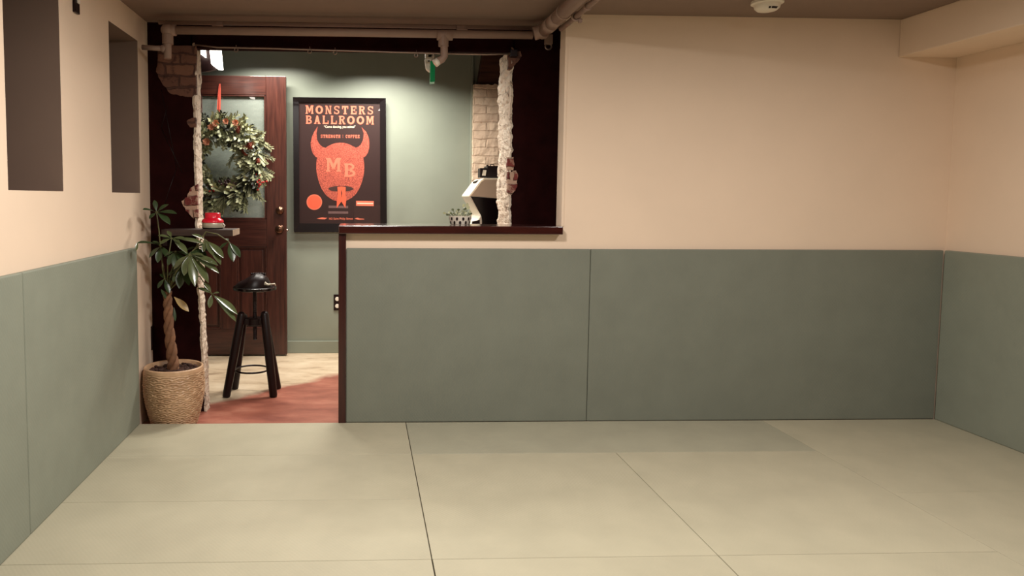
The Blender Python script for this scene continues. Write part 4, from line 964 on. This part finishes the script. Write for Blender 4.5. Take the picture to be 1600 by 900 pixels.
# ------------------------------------------------------------------ outlets, switch, smoke detector
def outlet_left():
    y0, y1 = at(235.5, 525, x=WL).y, at(243.5, 525, x=WL).y; a, b = at(239, 508, x=WL).z, at(239, 545, x=WL).z
    c = Vector((WL, (y0+y1)/2, (a+b)/2)); t = thing('wall_outlet', c, 'black wall outlet on the cream wall behind the tan plant pot', 'outlet')
    bm = B(); box(bm, WL+.0005, WL+.008, y0, y1, b, a, .002); obj('cover_plate', bm, M['blackpaint'], t)
    for v in (522, 533):
        z = at(241, v, x=WL).z; bm = B(); lathe(bm, [(.016, 0), (.016, .0035), (.014, .0045)], (WL+.007, y1-.022, z), 20, (1, 0, 0)); obj('socket', bm, M['white'], t)
outlet_left()
def outlet_far():
    c = at(525, 472, y=YB); t = thing('wall_outlet', (c.x, YB, c.z), 'black outlet plate on the green wall peeking out beside the half wall post', 'outlet')
    a, b = at(521.5, 460, y=YB), at(535, 485, y=YB)
    bm = B(); box(bm, a.x, b.x, YB-.007, YB-.0005, b.z, a.z, .002); obj('cover_plate', bm, M['blackpaint'], t)
    for v in (467, 478):
        p = at(527, v, y=YB); bm = B(); lathe(bm, [(.017, 0), (.017, .003), (.015, .004)], (p.x, YB-.006, p.z), 20, (0, -1, 0)); obj('socket', bm, M['white'], t)
outlet_far()
def switch():
    y0, y1 = at(113, 10, x=WL).y, at(120.5, 10, x=WL).y; zb_ = at(119, 22, x=WL).z
    c = Vector((WL, (y0+y1)/2, zb_)); t = thing('light_switch', c, 'dark switch plate high on the cream wall between the two niches', 'switch')
    bm = B(); box(bm, WL+.0005, WL+.012, y0, y1, zb_, zb_+.125, .003); obj('cover_plate', bm, M['blackpaint'], t)
    ym = (y0+y1)/2+.006; bm = B(); box(bm, WL+.010, WL+.018, ym-.012, ym+.012, zb_+.042, zb_+.10, .004); obj('toggle', bm, M['white'], t)
switch()
p = at(1199, 2, z=ZC)
t = thing('smoke_detector', (p.x, p.y, ZC), 'cream smoke detector on the ceiling at the top edge of the photo', 'smoke detector')
bm = B(); lathe(bm, [(.075, 0), (.075, -.012), (.068, -.016)], (p.x, p.y, ZC), 40); obj('mounting_plate', bm, M['white'], t, 'auto')
bm = B(); lathe(bm, [(.062, -.016), (.058, -.034), (.045, -.046), (.030, -.05)], (p.x, p.y, ZC), 40); obj('housing', bm, M['white'], t, 'auto')
bm = B()
for a0, a1 in ((-1.95, -1.75), (-1.68, -1.05)):
    for k in range(6):
        a, b = a0+(a1-a0)*k/6, a0+(a1-a0)*(k+1)/6
        v = [bm.verts.new((p.x+r*math.cos(w), p.y+r*math.sin(w), ZC-h)) for r, h, w in ((.056, .0375, a), (.056, .0375, b), (.0475, .0456, b), (.0475, .0456, a))]; bm.faces.new(v)
obj('slot', bm, M['blackpaint'], t)

# ------------------------------------------------------------------ lights
def area(name, loc, sx, sy, power, col, rot=(0, 0, 0), spread=PI):
    l = bpy.data.lights.new(name, 'AREA'); l.shape = 'RECTANGLE'; l.size = sx; l.size_y = sy; l.energy = power; l.color = col; l.spread = spread
    o = bpy.data.objects.new(name, l); COL.objects.link(o); o.location = loc; o.rotation_euler = rot; return o
WARM = (1, .95, .89)
area('gym_downlight', (.05, 2.2, ZC-.012), .3, .3, 50, WARM)
area('gym_downlight', (1.9, 2.0, ZC-.012), .3, .3, 33, WARM)
area('gym_downlight', (.4, -.2, ZC-.012), .3, .3, 11, WARM)
area('foyer_lamp', (.1, 5.02, 2.285), .7, .2, 20, (1, .95, .86), spread=math.radians(158))
area('foyer_lamp', (.12, 5.34, 2.365), .4, .12, 24, (1, .95, .86), spread=math.radians(140))
area('foyer_lamp', (-.72, 5.44, 2.385), .4, .1, 17, (1, .95, .86), spread=math.radians(140))
w = bpy.data.worlds.new('world'); w.use_nodes = True; w.node_tree.nodes['Background'].inputs[0].default_value = (.05, .03, .02, 1); w.node_tree.nodes['Background'].inputs[1].default_value = .3
sc = bpy.context.scene; sc.world = w
sc.view_settings.view_transform = 'Standard'; sc.view_settings.look = 'None'; sc.view_settings.gamma = 1; sc.view_settings.use_curve_mapping = False
sc.view_settings.exposure = 0.0
